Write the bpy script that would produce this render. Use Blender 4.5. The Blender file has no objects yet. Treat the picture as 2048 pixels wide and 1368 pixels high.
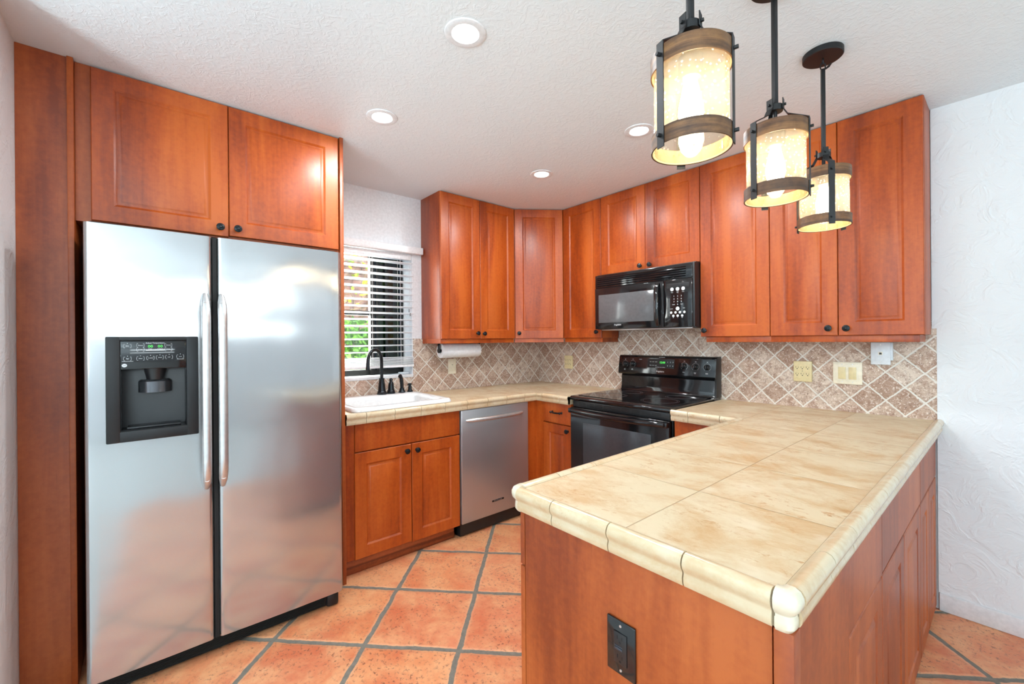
import bpy, bmesh, math, random
from mathutils import Matrix, Vector
random.seed(7)
PI = math.pi
sc = bpy.context.scene
COL = sc.collection

# ------------------------------------------------------------------ camera
CAM = Vector((2.9983, -2.9151, 1.3234))
def cam_axes():
    th, pit, rol = math.radians(49.7604), -0.0004, -0.008
    F = Vector((-math.sin(th), math.cos(th), 0)); R = Vector((math.cos(th), math.sin(th), 0)); U = Vector((0, 0, 1))
    c, s = math.cos(pit), math.sin(pit); F, U = F*c + U*s, U*c - F*s
    c, s = math.cos(rol), math.sin(rol); R, U = R*c + U*s, U*c - R*s
    return R, U, F
R_, U_, F_ = cam_axes()
cd = bpy.data.cameras.new('camera'); cam = bpy.data.objects.new('camera', cd); COL.objects.link(cam)
m = Matrix.Identity(4)
for i in range(3):
    m[i][0], m[i][1], m[i][2], m[i][3] = R_[i], U_[i], -F_[i], CAM[i]
cam.matrix_world = m
cd.sensor_width = 36; cd.lens = 849.05/2048*36; cd.shift_x = (1024-1019.97)/2048; cd.shift_y = -(684-679.19)/2048
cd.clip_start = 0.02
sc.camera = cam
# ------------------------------------------------------------------ light and exposure
sc.view_settings.view_transform = 'Standard'; sc.view_settings.look = 'None'
sc.view_settings.gamma = 1; sc.view_settings.use_curve_mapping = False
sc.view_settings.exposure = 0.22
sc.cycles.use_denoising = True
sc.cycles.max_bounces = 10; sc.cycles.diffuse_bounces = 5; sc.cycles.transparent_max_bounces = 16
sc.cycles.caustics_reflective = False; sc.cycles.caustics_refractive = False
sc.cycles.sample_clamp_indirect = 4
w = bpy.data.worlds.new('sky'); sc.world = w; w.use_nodes = True
bg = w.node_tree.nodes['Background']; bg.inputs['Color'].default_value = (0.86, 0.93, 1.0, 1); bg.inputs['Strength'].default_value = 2.0
def add_light(name, kind, loc, energy, color=(1, 1, 1), size=None, sizey=None, direction=None, **kw):
    l = bpy.data.lights.new(name, kind); l.energy = energy; l.color = color
    if kind == 'AREA':
        l.shape = 'RECTANGLE' if sizey else 'DISK'; l.size = size
        if sizey: l.size_y = sizey
    for k, v in kw.items(): setattr(l, k, v)
    o = bpy.data.objects.new(name, l); COL.objects.link(o); o.location = loc
    if direction: o.rotation_euler = Vector(direction).to_track_quat('-Z', 'Y').to_euler()
    return o
add_light('sun', 'SUN', (0, 0, 5), 5, (1, .96, .88), direction=(-.55, .25, -1), angle=.03)
# added strip and rear fills at assumed openings behind camera; kitchen window daylight last
add_light('high_strip_fill', 'AREA', (6.49, -3.0, 2.03), 22, (.80, .94, 1.0), 3.4, .20, (-1, 0, 0))  # unseen strips added to shape the bright bands reflected in the refrigerator
add_light('low_strip_fill', 'AREA', (6.49, -3.0, 1.53), 13, (.80, .94, 1.0), 3.4, .13, (-1, 0, 0))
add_light('rear_fill', 'AREA', (3.2, -6.48, 1.5), 34, (.72, .91, 1.0), 3.5, 1.1, (0, 1, 0))
add_light('daylight_kitchen_window', 'AREA', (-0.24, -1.71, 1.53), 30, (.97, .99, 1.0), .62, .84, (1, 0, -.05))
# two added upward fills, out of view, brighten the ceiling for soft bounce
add_light('ceiling_bounce_fill', 'AREA', (4.9, -5.3, 1.1), 120, (.76, .94, 1.0), .5, None, (0, 0, 1))
add_light('ceiling_bounce_fill', 'AREA', (2.4, -4.7, 1.2), 66, (.76, .94, 1.0), .5, None, (0, 0, 1))
RECESS = [(1.737, -2.046), (1.0, -2.038), (1.729, -.934), (.979, -.919)]
CEIL = 2.4245
for x, y in RECESS:
    add_light('recessed_lamp', 'AREA', (x, y, CEIL-.022), 8, (.92, .97, 1.0), .10, None, (0, 0, -1))

# ------------------------------------------------------------------ mesh helpers
TM = {}
def srgb(r, g, b):
    f = lambda c: (c/255/12.92) if c/255 <= .04045 else ((c/255+.055)/1.055)**2.4
    return (f(r), f(g), f(b), 1)
class MB:
    def __init__(s): s.bm = bmesh.new()
    def _add(s, other, M=None):
        if M is not None: bmesh.ops.transform(other, matrix=M, verts=other.verts)
        me = bpy.data.meshes.new('tmp'); other.to_mesh(me); other.free(); s.bm.from_mesh(me); bpy.data.meshes.remove(me)
    def box(s, x0, x1, y0, y1, z0, z1, bev=0, seg=2, M=None):
        b = bmesh.new()
        x0, x1 = min(x0, x1), max(x0, x1); y0, y1 = min(y0, y1), max(y0, y1); z0, z1 = min(z0, z1), max(z0, z1)
        bmesh.ops.create_cube(b, size=1, matrix=Matrix.Translation(((x0+x1)/2, (y0+y1)/2, (z0+z1)/2)) @ Matrix.Diagonal((x1-x0, y1-y0, z1-z0, 1)))
        if bev: bmesh.ops.bevel(b, geom=b.edges[:], offset=min(bev, (x1-x0)*.49, (y1-y0)*.49, (z1-z0)*.49), segments=seg, affect='EDGES', profile=.5)
        s._add(b, M); return s
    def prism(s, poly, z0, z1, M=None, bev=0):
        b = bmesh.new()
        lo = [b.verts.new((x, y, z0)) for x, y in poly]; hi = [b.verts.new((x, y, z1)) for x, y in poly]
        n = len(poly)
        for i in range(n): b.faces.new((lo[i], lo[(i+1) % n], hi[(i+1) % n], hi[i]))
        b.faces.new(hi); b.faces.new(lo[::-1])
        bmesh.ops.recalc_face_normals(b, faces=b.faces[:])
        if bev: bmesh.ops.bevel(b, geom=b.edges[:], offset=bev, segments=2, affect='EDGES', profile=.5)
        s._add(b, M); return s
    def lathe(s, prof, M=None, seg=32):
        b = bmesh.new(); rings = []
        for r, z in prof:
            if r < 1e-6: rings.append([b.verts.new((0, 0, z))])
            else: rings.append([b.verts.new((r*math.cos(2*PI*k/seg), r*math.sin(2*PI*k/seg), z)) for k in range(seg)])
        for A, B in zip(rings, rings[1:]):
            for k in range(seg):
                a, c = A[k % len(A)], A[(k+1) % len(A)]; d, e = B[k % len(B)], B[(k+1) % len(B)]
                vs = []
                for v in (a, c, e, d):
                    if v not in vs: vs.append(v)
                if len(vs) > 2: b.faces.new(vs)
        bmesh.ops.recalc_face_normals(b, faces=b.faces[:])
        s._add(b, M); return s
    def cyl(s, p0, p1, r0, r1=None, seg=24):
        p0, p1 = Vector(p0), Vector(p1); d = p1-p0; r1 = r0 if r1 is None else r1
        M = Matrix.Translation(p0) @ d.to_track_quat('Z', 'Y').to_matrix().to_4x4()
        return s.lathe([(0, 0), (r0, 0), (r1, d.length), (0, d.length)], M, seg)
    def tube(s, pts, r, seg=12, sx=1, sy=1, up=(0, 0, 1)):
        pts = [Vector(p) for p in pts]; n = len(pts); rr = r if isinstance(r, (list, tuple)) else [r]*n
        b = bmesh.new(); rings = []; prev = None
        for i, p in enumerate(pts):
            t = (pts[min(i+1, n-1)]-pts[max(i-1, 0)]).normalized()
            if prev is None:
                ref = Vector(up) if abs(t.dot(Vector(up))) < .95 else Vector((1, 0, 0))
                nrm = (ref - t*ref.dot(t)).normalized()
            else: nrm = (prev - t*prev.dot(t)).normalized()
            prev = nrm; bn = t.cross(nrm)
            rings.append([b.verts.new(p + nrm*(rr[i]*sx*math.cos(2*PI*k/seg+PI/seg)) + bn*(rr[i]*sy*math.sin(2*PI*k/seg+PI/seg))) for k in range(seg)])
        for A, B in zip(rings, rings[1:]):
            for k in range(seg): b.faces.new((A[k], A[(k+1) % seg], B[(k+1) % seg], B[k]))
        b.faces.new(rings[0][::-1]); b.faces.new(rings[-1])
        bmesh.ops.recalc_face_normals(b, faces=b.faces[:])
        s._add(b); return s
    def sweep(s, prof, path2d, close=False, z=0, gap=.0, piece=None):
        """sweep (outward, z) profile along a 2-D path with mitred corners; outward = right-hand side of travel"""
        P = [Vector(p) for p in path2d]; n = len(P); nor = []
        for i in range(n-1):
            t = (P[i+1]-P[i]).normalized(); nor.append(Vector((t.y, -t.x)))
        mit = []
        for i in range(n):
            a = nor[max(i-1, 0)]; c = nor[min(i, n-2)]; mm = (a+c)/(1+a.dot(c)); mit.append(mm)
        def ring(b, i, t):  # point at parameter t on segment i
            q = P[i].lerp(P[i+1], t)
            mm = mit[i] if t <= 0 else (mit[i+1] if t >= 1 else nor[i])
            return [b.verts.new((q.x+mm.x*o, q.y+mm.y*o, z+h)) for o, h in prof]
        def seg(b, A, B):
            k = len(A)
            for j in range(k): b.faces.new((A[j], A[(j+1) % k], B[(j+1) % k], B[j]))
            b.faces.new(A[::-1]); b.faces.new(B)
        for i in range(n-1):
            L = (P[i+1]-P[i]).length
            cuts = [0, 1] if not piece else [0]+[c/L for c in piece(i, L)]+[1]
            for t0, t1 in zip(cuts, cuts[1:]):
                b = bmesh.new(); g = gap/2/L
                seg(b, ring(b, i, t0 if t0 == 0 else t0+g), ring(b, i, t1 if t1 == 1 else t1-g))
                bmesh.ops.recalc_face_normals(b, faces=b.faces[:]); s._add(b)
        return s
    def quad(s, vs):
        s.bm.faces.new([s.bm.verts.new(v) for v in vs]); return s
    def build(s, name, mat, parent=None, local=False, angle=35, **props):
        me = bpy.data.meshes.new(name)
        if parent is not None and not local:
            bmesh.ops.transform(s.bm, matrix=TM[parent.name].inverted(), verts=s.bm.verts)
        s.bm.to_mesh(me); s.bm.free()
        me.polygons.foreach_set('use_smooth', [True]*len(me.polygons)); me.set_sharp_from_angle(angle=math.radians(angle))
        me.materials.append(mat)
        o = bpy.data.objects.new(name, me); COL.objects.link(o)
        if parent is not None: o.parent = parent; TM[o.name] = TM[parent.name]
        else: TM[o.name] = Matrix.Identity(4)
        for k, v in props.items(): o[k] = v
        return o
def thing(name, label, cat, loc=(0, 0, 0), rz=0, group=None):
    o = bpy.data.objects.new(name, None); COL.objects.link(o); o.empty_display_size = .05
    o.location = loc; o.rotation_euler = (0, 0, rz); o['label'] = label; o['category'] = cat
    if group: o['group'] = group
    TM[o.name] = Matrix.Translation(loc) @ Matrix.Rotation(rz, 4, 'Z')
    return o
def tag(o, label, cat, group=None):
    o['label'] = label; o['category'] = cat
    if group: o['group'] = group
    return o
def rebase(o, loc):
    """move a single-mesh thing's origin to its base"""
    o.data.transform(Matrix.Translation(-Vector(loc))); o.location = loc; TM[o.name] = Matrix.Translation(loc); return o
def struct(mb, name, mat, parent=None, **k):
    o = mb.build(name, mat, parent, **k)
    if parent is None: o['kind'] = 'structure'
    return o
def dup(root, loc, label=None, rz=None):
    r = root.copy(); COL.objects.link(r); r.location = loc
    if rz is not None: r.rotation_euler = (0, 0, rz)
    if label: r['label'] = label
    for ch in list(root.children):
        c = ch.copy(); COL.objects.link(c); c.parent = r
        for g in list(ch.children):
            d = g.copy(); COL.objects.link(d); d.parent = c
    return r
def text_mesh(s, size, M, name, mat, parent, local=False, align='CENTER', extrude=.0004, sx=1.0):
    cu = bpy.data.curves.new('t', 'FONT'); cu.body = s; cu.size = size; cu.align_x = align; cu.align_y = 'CENTER'; cu.extrude = extrude
    cu.resolution_u = 2
    ob = bpy.data.objects.new('t', cu); COL.objects.link(ob)
    dg = bpy.context.evaluated_depsgraph_get(); me = bpy.data.meshes.new_from_object(ob.evaluated_get(dg))
    bpy.data.objects.remove(ob)
    b = MB(); b.bm.from_mesh(me); bpy.data.meshes.remove(me)
    bmesh.ops.transform(b.bm, matrix=M @ Matrix.Diagonal((sx, 1, 1, 1)), verts=b.bm.verts)
    if name is None: return b
    return b.build(name, mat, parent, local=local)
def face_M(origin, n):
    """matrix whose local XY plane lies on a vertical face with outward normal n (text upright)"""
    n = Vector(n).normalized(); up = Vector((0, 0, 1)); up = (up-n*up.dot(n)).normalized(); x = up.cross(n)
    M = Matrix.Identity(4)
    for i in range(3): M[i][0], M[i][1], M[i][2], M[i][3] = x[i], up[i], n[i], origin[i]
    return M

# ------------------------------------------------------------------ materials
def new_mat(name):
    m = bpy.data.materials.new(name); m.use_nodes = True; nt = m.node_tree; return m, nt, nt.nodes['Principled BSDF']
def nd(nt, t, **k):
    n = nt.nodes.new(t)
    for a, v in k.items(): setattr(n, a, v)
    return n
def setin(n, i, v, nt):
    if hasattr(v, 'links'): nt.links.new(v, n.inputs[i])
    else: n.inputs[i].default_value = v
def mth(nt, op, a, b=0, c=0):
    n = nd(nt, 'ShaderNodeMath', operation=op)
    setin(n, 0, a, nt); setin(n, 1, b, nt)
    if op in ('MULTIPLY_ADD', 'SMOOTH_MIN'): setin(n, 2, c, nt)
    return n.outputs[0]
def mixc(nt, f, a, b):
    n = nd(nt, 'ShaderNodeMix', data_type='RGBA'); setin(n, 0, f, nt); setin(n, 6, a, nt); setin(n, 7, b, nt); return n.outputs[2]
def mapr(nt, v, a, b, c=0, d=1):
    n = nd(nt, 'ShaderNodeMapRange'); setin(n, 0, v, nt)
    for i, q in enumerate((a, b, c, d)): n.inputs[i+1].default_value = q
    return n.outputs[0]
def noise(nt, vec, scale, detail=3, rough=.5, dist=0):
    n = nd(nt, 'ShaderNodeTexNoise'); n.inputs['Scale'].default_value = scale; n.inputs['Detail'].default_value = detail
    n.inputs['Roughness'].default_value = rough; n.inputs['Distortion'].default_value = dist
    if vec is not None: nt.links.new(vec, n.inputs['Vector'])
    return n.outputs[0]
def bump(nt, p, h, strength, dist=.01, prev=None):
    n = nd(nt, 'ShaderNodeBump'); n.inputs['Strength'].default_value = strength; n.inputs['Distance'].default_value = dist
    nt.links.new(h, n.inputs['Height'])
    if prev is not None: nt.links.new(prev, n.inputs['Normal'])
    nt.links.new(n.outputs[0], p.inputs['Normal']); return n.outputs[0]
def plain(name, col, rough=.5, metal=0, spec=.5, **k):
    m, nt, p = new_mat(name); p.inputs['Base Color'].default_value = col; p.inputs['Roughness'].default_value = rough
    p.inputs['Metallic'].default_value = metal; p.inputs['Specular IOR Level'].default_value = spec
    tc = nd(nt, 'ShaderNodeTexCoord'); n = noise(nt, tc.outputs['Object'], k.get('ns', 60), 2)
    v = mapr(nt, n, .3, .7, .94, 1.06); mx = nd(nt, 'ShaderNodeMix', data_type='RGBA', blend_type='MULTIPLY'); mx.inputs[0].default_value = 1
    mx.inputs[6].default_value = col; cmb = nd(nt, 'ShaderNodeCombineColor')
    for i in range(3): nt.links.new(v, cmb.inputs[i])
    nt.links.new(cmb.outputs[0], mx.inputs[7]); nt.links.new(mx.outputs[2], p.inputs['Base Color'])
    if k.get('coat'): p.inputs['Coat Weight'].default_value = k['coat']
    return m
def emis(name, col, st):
    m, nt, p = new_mat(name); p.inputs['Base Color'].default_value = (0, 0, 0, 1); p.inputs['Emission Color'].default_value = col; p.inputs['Emission Strength'].default_value = st
    return m
def cherry(name, dark, mid, light, rough=.33, sc=(9, 9, 1.3), b=.06):
    m, nt, p = new_mat(name); tc = nd(nt, 'ShaderNodeTexCoord'); oi = nd(nt, 'ShaderNodeObjectInfo')
    add = nd(nt, 'ShaderNodeVectorMath', operation='MULTIPLY_ADD'); nt.links.new(tc.outputs['Object'], add.inputs[0])
    add.inputs[1].default_value = (1, 1, 1); mul = nd(nt, 'ShaderNodeVectorMath', operation='SCALE'); cmb = nd(nt, 'ShaderNodeCombineXYZ')
    for i in range(3): nt.links.new(oi.outputs['Random'], cmb.inputs[i])
    nt.links.new(cmb.outputs[0], mul.inputs[0]); mul.inputs['Scale'].default_value = 23; nt.links.new(mul.outputs[0], add.inputs[2])
    mp = nd(nt, 'ShaderNodeMapping'); mp.inputs['Scale'].default_value = sc; nt.links.new(add.outputs[0], mp.inputs[0])
    big = noise(nt, mp.outputs[0], .55, 4, .55, .8)
    mp2 = nd(nt, 'ShaderNodeMapping'); mp2.inputs['Scale'].default_value = (sc[0]*4, sc[1]*4, sc[2]*1.6); nt.links.new(add.outputs[0], mp2.inputs[0])
    fine = noise(nt, mp2.outputs[0], 1.6, 5, .6, .3)
    cross = noise(nt, add.outputs[0], 55, 3, .6)
    f = mth(nt, 'ADD', mth(nt, 'MULTIPLY', big, .66), mth(nt, 'MULTIPLY', fine, .18)); f = mth(nt, 'ADD', f, mth(nt, 'MULTIPLY', cross, .16))
    cr = nd(nt, 'ShaderNodeValToRGB'); nt.links.new(f, cr.inputs[0]); e = cr.color_ramp.elements
    e[0].position = .39; e[0].color = dark; e[1].position = .61; e[1].color = light; q = e.new(.5); q.color = mid
    # a few thin dark flecks
    fl = mapr(nt, noise(nt, mp2.outputs[0], 3.5, 2, .5), .70, .76, 0, .35)
    col = mixc(nt, fl, cr.outputs[0], dark)
    nt.links.new(col, p.inputs['Base Color']); p.inputs['Roughness'].default_value = rough
    bump(nt, p, fine, b, .002); return m
def steel(name, col=(.62, .62, .62, 1), rough=.3, wav=.03, aniso=.75):
    m, nt, p = new_mat(name); tc = nd(nt, 'ShaderNodeTexCoord'); mp = nd(nt, 'ShaderNodeMapping')
    mp.inputs['Scale'].default_value = (1, 30, 900)
    nt.links.new(tc.outputs['Object'], mp.inputs[0]); n = noise(nt, mp.outputs[0], 1, 2, .6)
    p.inputs['Metallic'].default_value = 1; p.inputs['Base Color'].default_value = col
    nt.links.new(mapr(nt, n, .3, .7, rough-.02, rough+.02), p.inputs['Roughness'])
    p.inputs['Anisotropic'].default_value = aniso
    tg = nd(nt, 'ShaderNodeTangent', direction_type='RADIAL', axis='Z'); nt.links.new(tg.outputs[0], p.inputs['Tangent'])
    mp2 = nd(nt, 'ShaderNodeMapping'); mp2.inputs['Scale'].default_value = (1, 2.2, 1.1); nt.links.new(tc.outputs['Object'], mp2.inputs[0])
    bump(nt, p, noise(nt, mp2.outputs[0], 1.6, 1), wav, .05)
    return m
def grid_nodes(nt, u, v, pitch, u0, v0, diag, wob=0.0, wscale=9):
    """returns distance to nearest joint (m) and per-tile random colour sockets"""
    if wob:
        geo = nd(nt, 'ShaderNodeNewGeometry')
        n1 = noise(nt, geo.outputs['Position'], wscale, 2); n2 = noise(nt, geo.outputs['Position'], wscale*1.37, 2)
        u = mth(nt, 'ADD', u, mth(nt, 'MULTIPLY', mth(nt, 'SUBTRACT', n1, .5), wob)); v = mth(nt, 'ADD', v, mth(nt, 'MULTIPLY', mth(nt, 'SUBTRACT', n2, .5), wob))
    u = mth(nt, 'SUBTRACT', u, u0); v = mth(nt, 'SUBTRACT', v, v0)
    if diag:
        s = 1/(pitch*math.sqrt(2)); a = mth(nt, 'MULTIPLY', mth(nt, 'ADD', u, v), s); b = mth(nt, 'MULTIPLY', mth(nt, 'SUBTRACT', v, u), s)
        pa = pb = pitch
    else:
        pa, pb = pitch; a = mth(nt, 'DIVIDE', u, pa); b = mth(nt, 'DIVIDE', v, pb)
    def dist(q, pp):
        f = mth(nt, 'FRACT', q); g = mth(nt, 'MINIMUM', f, mth(nt, 'SUBTRACT', 1, f)); return mth(nt, 'MULTIPLY', g, pp)
    d = mth(nt, 'MINIMUM', dist(a, pa), dist(b, pb))
    cmb = nd(nt, 'ShaderNodeCombineXYZ'); nt.links.new(mth(nt, 'FLOOR', a), cmb.inputs[0]); nt.links.new(mth(nt, 'FLOOR', b), cmb.inputs[1])
    wn = nd(nt, 'ShaderNodeTexWhiteNoise', noise_dimensions='3D'); nt.links.new(cmb.outputs[0], wn.inputs['Vector'])
    return d, wn.outputs['Value'], wn.outputs['Color'], cmb.outputs[0]
def sep_pos(nt):
    geo = nd(nt, 'ShaderNodeNewGeometry'); s = nd(nt, 'ShaderNodeSeparateXYZ'); nt.links.new(geo.outputs['Position'], s.inputs[0])
    return geo.outputs['Position'], s.outputs[0], s.outputs[1], s.outputs[2]
def ramp(nt, f, stops):
    cr = nd(nt, 'ShaderNodeValToRGB'); nt.links.new(f, cr.inputs[0]); e = cr.color_ramp.elements
    e[0].position, e[0].color = stops[0]; e[1].position, e[1].color = stops[-1]
    for p, c in stops[1:-1]:
        q = e.new(p); q.color = c
    return cr.outputs[0]
def m_floor():
    m, nt, p = new_mat('terracotta_tile'); pos, x, y, z = sep_pos(nt)
    d, rv, rc, idv = grid_nodes(nt, x, y, .4165, 1.178, -2.216, True, .022, 7)
    base = ramp(nt, rv, [(0, srgb(214, 122, 80)), (.3, srgb(226, 146, 98)), (.6, srgb(220, 134, 96)), (.8, srgb(232, 160, 112)), (1, srgb(206, 112, 76))])
    off = nd(nt, 'ShaderNodeVectorMath', operation='MULTIPLY_ADD'); nt.links.new(idv, off.inputs[0]); off.inputs[1].default_value = (3.7, 5.1, 0); nt.links.new(pos, off.inputs[2])
    blot = mapr(nt, noise(nt, off.outputs[0], 6, 6, .68, .5), .38, .62, 0, 1)
    c1 = mixc(nt, mth(nt, 'MULTIPLY', blot, .7), base, srgb(234, 176, 128))
    red = mapr(nt, noise(nt, off.outputs[0], 3.1, 5, .65), .48, .64, 0, .7); c1 = mixc(nt, red, c1, srgb(204, 98, 62))
    pit = mapr(nt, noise(nt, off.outputs[0], 60, 5, .75), .54, .62, 0, .85); pitm = mth(nt, 'MULTIPLY', pit, mapr(nt, noise(nt, off.outputs[0], 5, 3), .40, .58, .25, 1))
    c2 = mixc(nt, pitm, c1, srgb(128, 70, 48))
    edge = mapr(nt, d, .012, .024, .35, 0); c2 = mixc(nt, edge, c2, srgb(230, 180, 140))
    gm = mapr(nt, mth(nt, 'ADD', d, mth(nt, 'MULTIPLY', mth(nt, 'SUBTRACT', noise(nt, pos, 60, 2), .5), .006)), .0098, .0118, 1, 0)
    gcol = mixc(nt, noise(nt, pos, 45, 3), srgb(96, 90, 80), srgb(142, 134, 122))
    nt.links.new(mixc(nt, gm, c2, gcol), p.inputs['Base Color'])
    nt.links.new(mapr(nt, gm, 0, 1, .36, .8), p.inputs['Roughness'])
    h = mapr(nt, d, .006, .022, 0, 1); h2 = mth(nt, 'ADD', h, mth(nt, 'MULTIPLY', noise(nt, off.outputs[0], 22, 4, .6), .22)); h2 = mth(nt, 'SUBTRACT', h2, mth(nt, 'MULTIPLY', pitm, .15))
    bump(nt, p, h2, .55, .005); return m
def m_splash(axis):
    m, nt, p = new_mat('travertine_'+axis); pos, x, y, z = sep_pos(nt)
    u, u0 = (x, 1.331) if axis == 'back' else (y, -1.18)
    d, rv, rc, idv = grid_nodes(nt, u, z, .1036, u0, 1.212, True, .006, 30)
    base = ramp(nt, rv, [(0, srgb(172, 140, 120)), (.25, srgb(212, 192, 174)), (.5, srgb(182, 152, 132)), (.75, srgb(222, 206, 190)), (1, srgb(190, 162, 142))])
    off = nd(nt, 'ShaderNodeVectorMath', operation='MULTIPLY_ADD'); nt.links.new(idv, off.inputs[0]); off.inputs[1].default_value = (3.7, 5.1, 2.3); nt.links.new(pos, off.inputs[2])
    c = mixc(nt, mapr(nt, noise(nt, off.outputs[0], 26, 5, .7), .42, .6, 0, .75), base, srgb(152, 116, 96))
    c = mixc(nt, mapr(nt, noise(nt, off.outputs[0], 90, 4, .75, .6), .54, .62, 0, .85), c, srgb(240, 228, 218))
    c = mixc(nt, mapr(nt, noise(nt, off.outputs[0], 110, 3, .7, .6), .58, .66, 0, .8), c, srgb(98, 70, 56))
    dd = mth(nt, 'ADD', d, mth(nt, 'MULTIPLY', mth(nt, 'SUBTRACT', noise(nt, pos, 110, 2), .5), .004))
    gm = mapr(nt, dd, .0028, .0042, 1, 0)
    nt.links.new(mixc(nt, gm, c, srgb(226, 221, 212)), p.inputs['Base Color']); p.inputs['Roughness'].default_value = .6
    h = mth(nt, 'ADD', mapr(nt, dd, .002, .007, 0, 1), mth(nt, 'MULTIPLY', noise(nt, off.outputs[0], 130, 3, .7), .45)); bump(nt, p, h, .5, .003); return m
def stone_col(nt, vec, k=1.0):
    mp = nd(nt, 'ShaderNodeMapping'); mp.inputs['Scale'].default_value = (1.0, 1.55, 1.3); mp.inputs['Rotation'].default_value = (0, 0, -.75); nt.links.new(vec, mp.inputs[0])
    b = mapr(nt, noise(nt, mp.outputs[0], 4.2*k, 7, .72, .35), .45, .62, 0, 1)
    c = mixc(nt, mth(nt, 'MULTIPLY', b, .85), srgb(208, 190, 158), srgb(188, 150, 104))
    s = mapr(nt, noise(nt, mp.outputs[0], 34*k, 6, .75, .4), .55, .64, 0, .8); s = mth(nt, 'MULTIPLY', s, mapr(nt, noise(nt, vec, 5, 2), .42, .6, .15, 1))
    c = mixc(nt, s, c, srgb(176, 130, 82))
    l = mapr(nt, noise(nt, mp.outputs[0], 9*k, 3, .5), .6, .75, 0, .5); c = mixc(nt, l, c, srgb(222, 210, 186)); return c
def m_counter():
    m, nt, p = new_mat('stone_look_tile'); pos, x, y, z = sep_pos(nt)
    d, rv, rc, idv = grid_nodes(nt, x, y, (.335, .337), 2.457, -1.800, False)
    off = nd(nt, 'ShaderNodeVectorMath', operation='MULTIPLY_ADD'); nt.links.new(idv, off.inputs[0]); off.inputs[1].default_value = (.9, 1.3, 0); nt.links.new(pos, off.inputs[2])
    c = stone_col(nt, off.outputs[0]); gm = mapr(nt, d, .0008, .0018, 1, 0)
    nt.links.new(mixc(nt, mth(nt, 'MULTIPLY', gm, .8), c, srgb(150, 122, 88)), p.inputs['Base Color']); p.inputs['Roughness'].default_value = .36
    bump(nt, p, mapr(nt, d, .0005, .003, 0, 1), .4, .0015); return m
def m_trim():
    m, nt, p = new_mat('glazed_trim'); pos, x, y, z = sep_pos(nt)
    c = stone_col(nt, pos, 1.5); c = mixc(nt, .30, c, srgb(212, 196, 168)); rr = nd(nt, 'ShaderNodeNewGeometry').outputs['Random Per Island']; c = mixc(nt, mapr(nt, rr, 0, 1, 0, .35), c, srgb(202, 172, 134)); nt.links.new(c, p.inputs['Base Color']); p.inputs['Roughness'].default_value = .24; p.inputs['Coat Weight'].default_value = .3
    return m
def m_plaster(name, col, scale, strength, dist=.006):
    m, nt, p = new_mat(name); geo = nd(nt, 'ShaderNodeNewGeometry'); v = geo.outputs['Position']
    p.inputs['Base Color'].default_value = col; p.inputs['Roughness'].default_value = .75
    a = noise(nt, v, scale, 4, .6, .8); b = mapr(nt, noise(nt, v, scale*.35, 3, .6, 1.6), .45, .62, 0, 1)
    h = mth(nt, 'ADD', mth(nt, 'MULTIPLY', a, .5), mth(nt, 'MULTIPLY', b, .55)); bump(nt, p, h, strength, dist)
    nt.links.new(mixc(nt, mapr(nt, noise(nt, v, 1.2, 2), .3, .7, 0, .25), col, tuple(c*.96 for c in col[:3])+(1,)), p.inputs['Base Color']); return m
def m_brick():
    m, nt, p = new_mat('pink_brick'); pos, x, y, z = sep_pos(nt); cmb = nd(nt, 'ShaderNodeCombineXYZ'); nt.links.new(y, cmb.inputs[0]); nt.links.new(z, cmb.inputs[1])
    br = nd(nt, 'ShaderNodeTexBrick'); nt.links.new(cmb.outputs[0], br.inputs['Vector']); br.inputs['Color1'].default_value = srgb(196, 150, 140); br.inputs['Color2'].default_value = srgb(170, 120, 112); br.inputs['Mortar'].default_value = srgb(120, 98, 92)
    br.inputs['Scale'].default_value = 1; br.inputs['Brick Width'].default_value = .22; br.inputs['Row Height'].default_value = .08; br.inputs['Mortar Size'].default_value = .006
    c = mixc(nt, mapr(nt, noise(nt, pos, 14, 4), .4, .7, 0, .5), br.outputs[0], srgb(210, 176, 166)); nt.links.new(c, p.inputs['Base Color']); p.inputs['Roughness'].default_value = .85
    bump(nt, p, br.outputs[1], -.4, .006); return m
def m_leaf(name, a, b):
    m, nt, p = new_mat(name); geo = nd(nt, 'ShaderNodeNewGeometry'); n = noise(nt, geo.outputs['Position'], 14, 3, .6)
    nt.links.new(ramp(nt, n, [(.35, a), (.62, b)]), p.inputs['Base Color']); p.inputs['Roughness'].default_value = .45
    p.inputs['Transmission Weight'].default_value = 0; p.inputs['Subsurface Weight'].default_value = 0; return m
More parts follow.
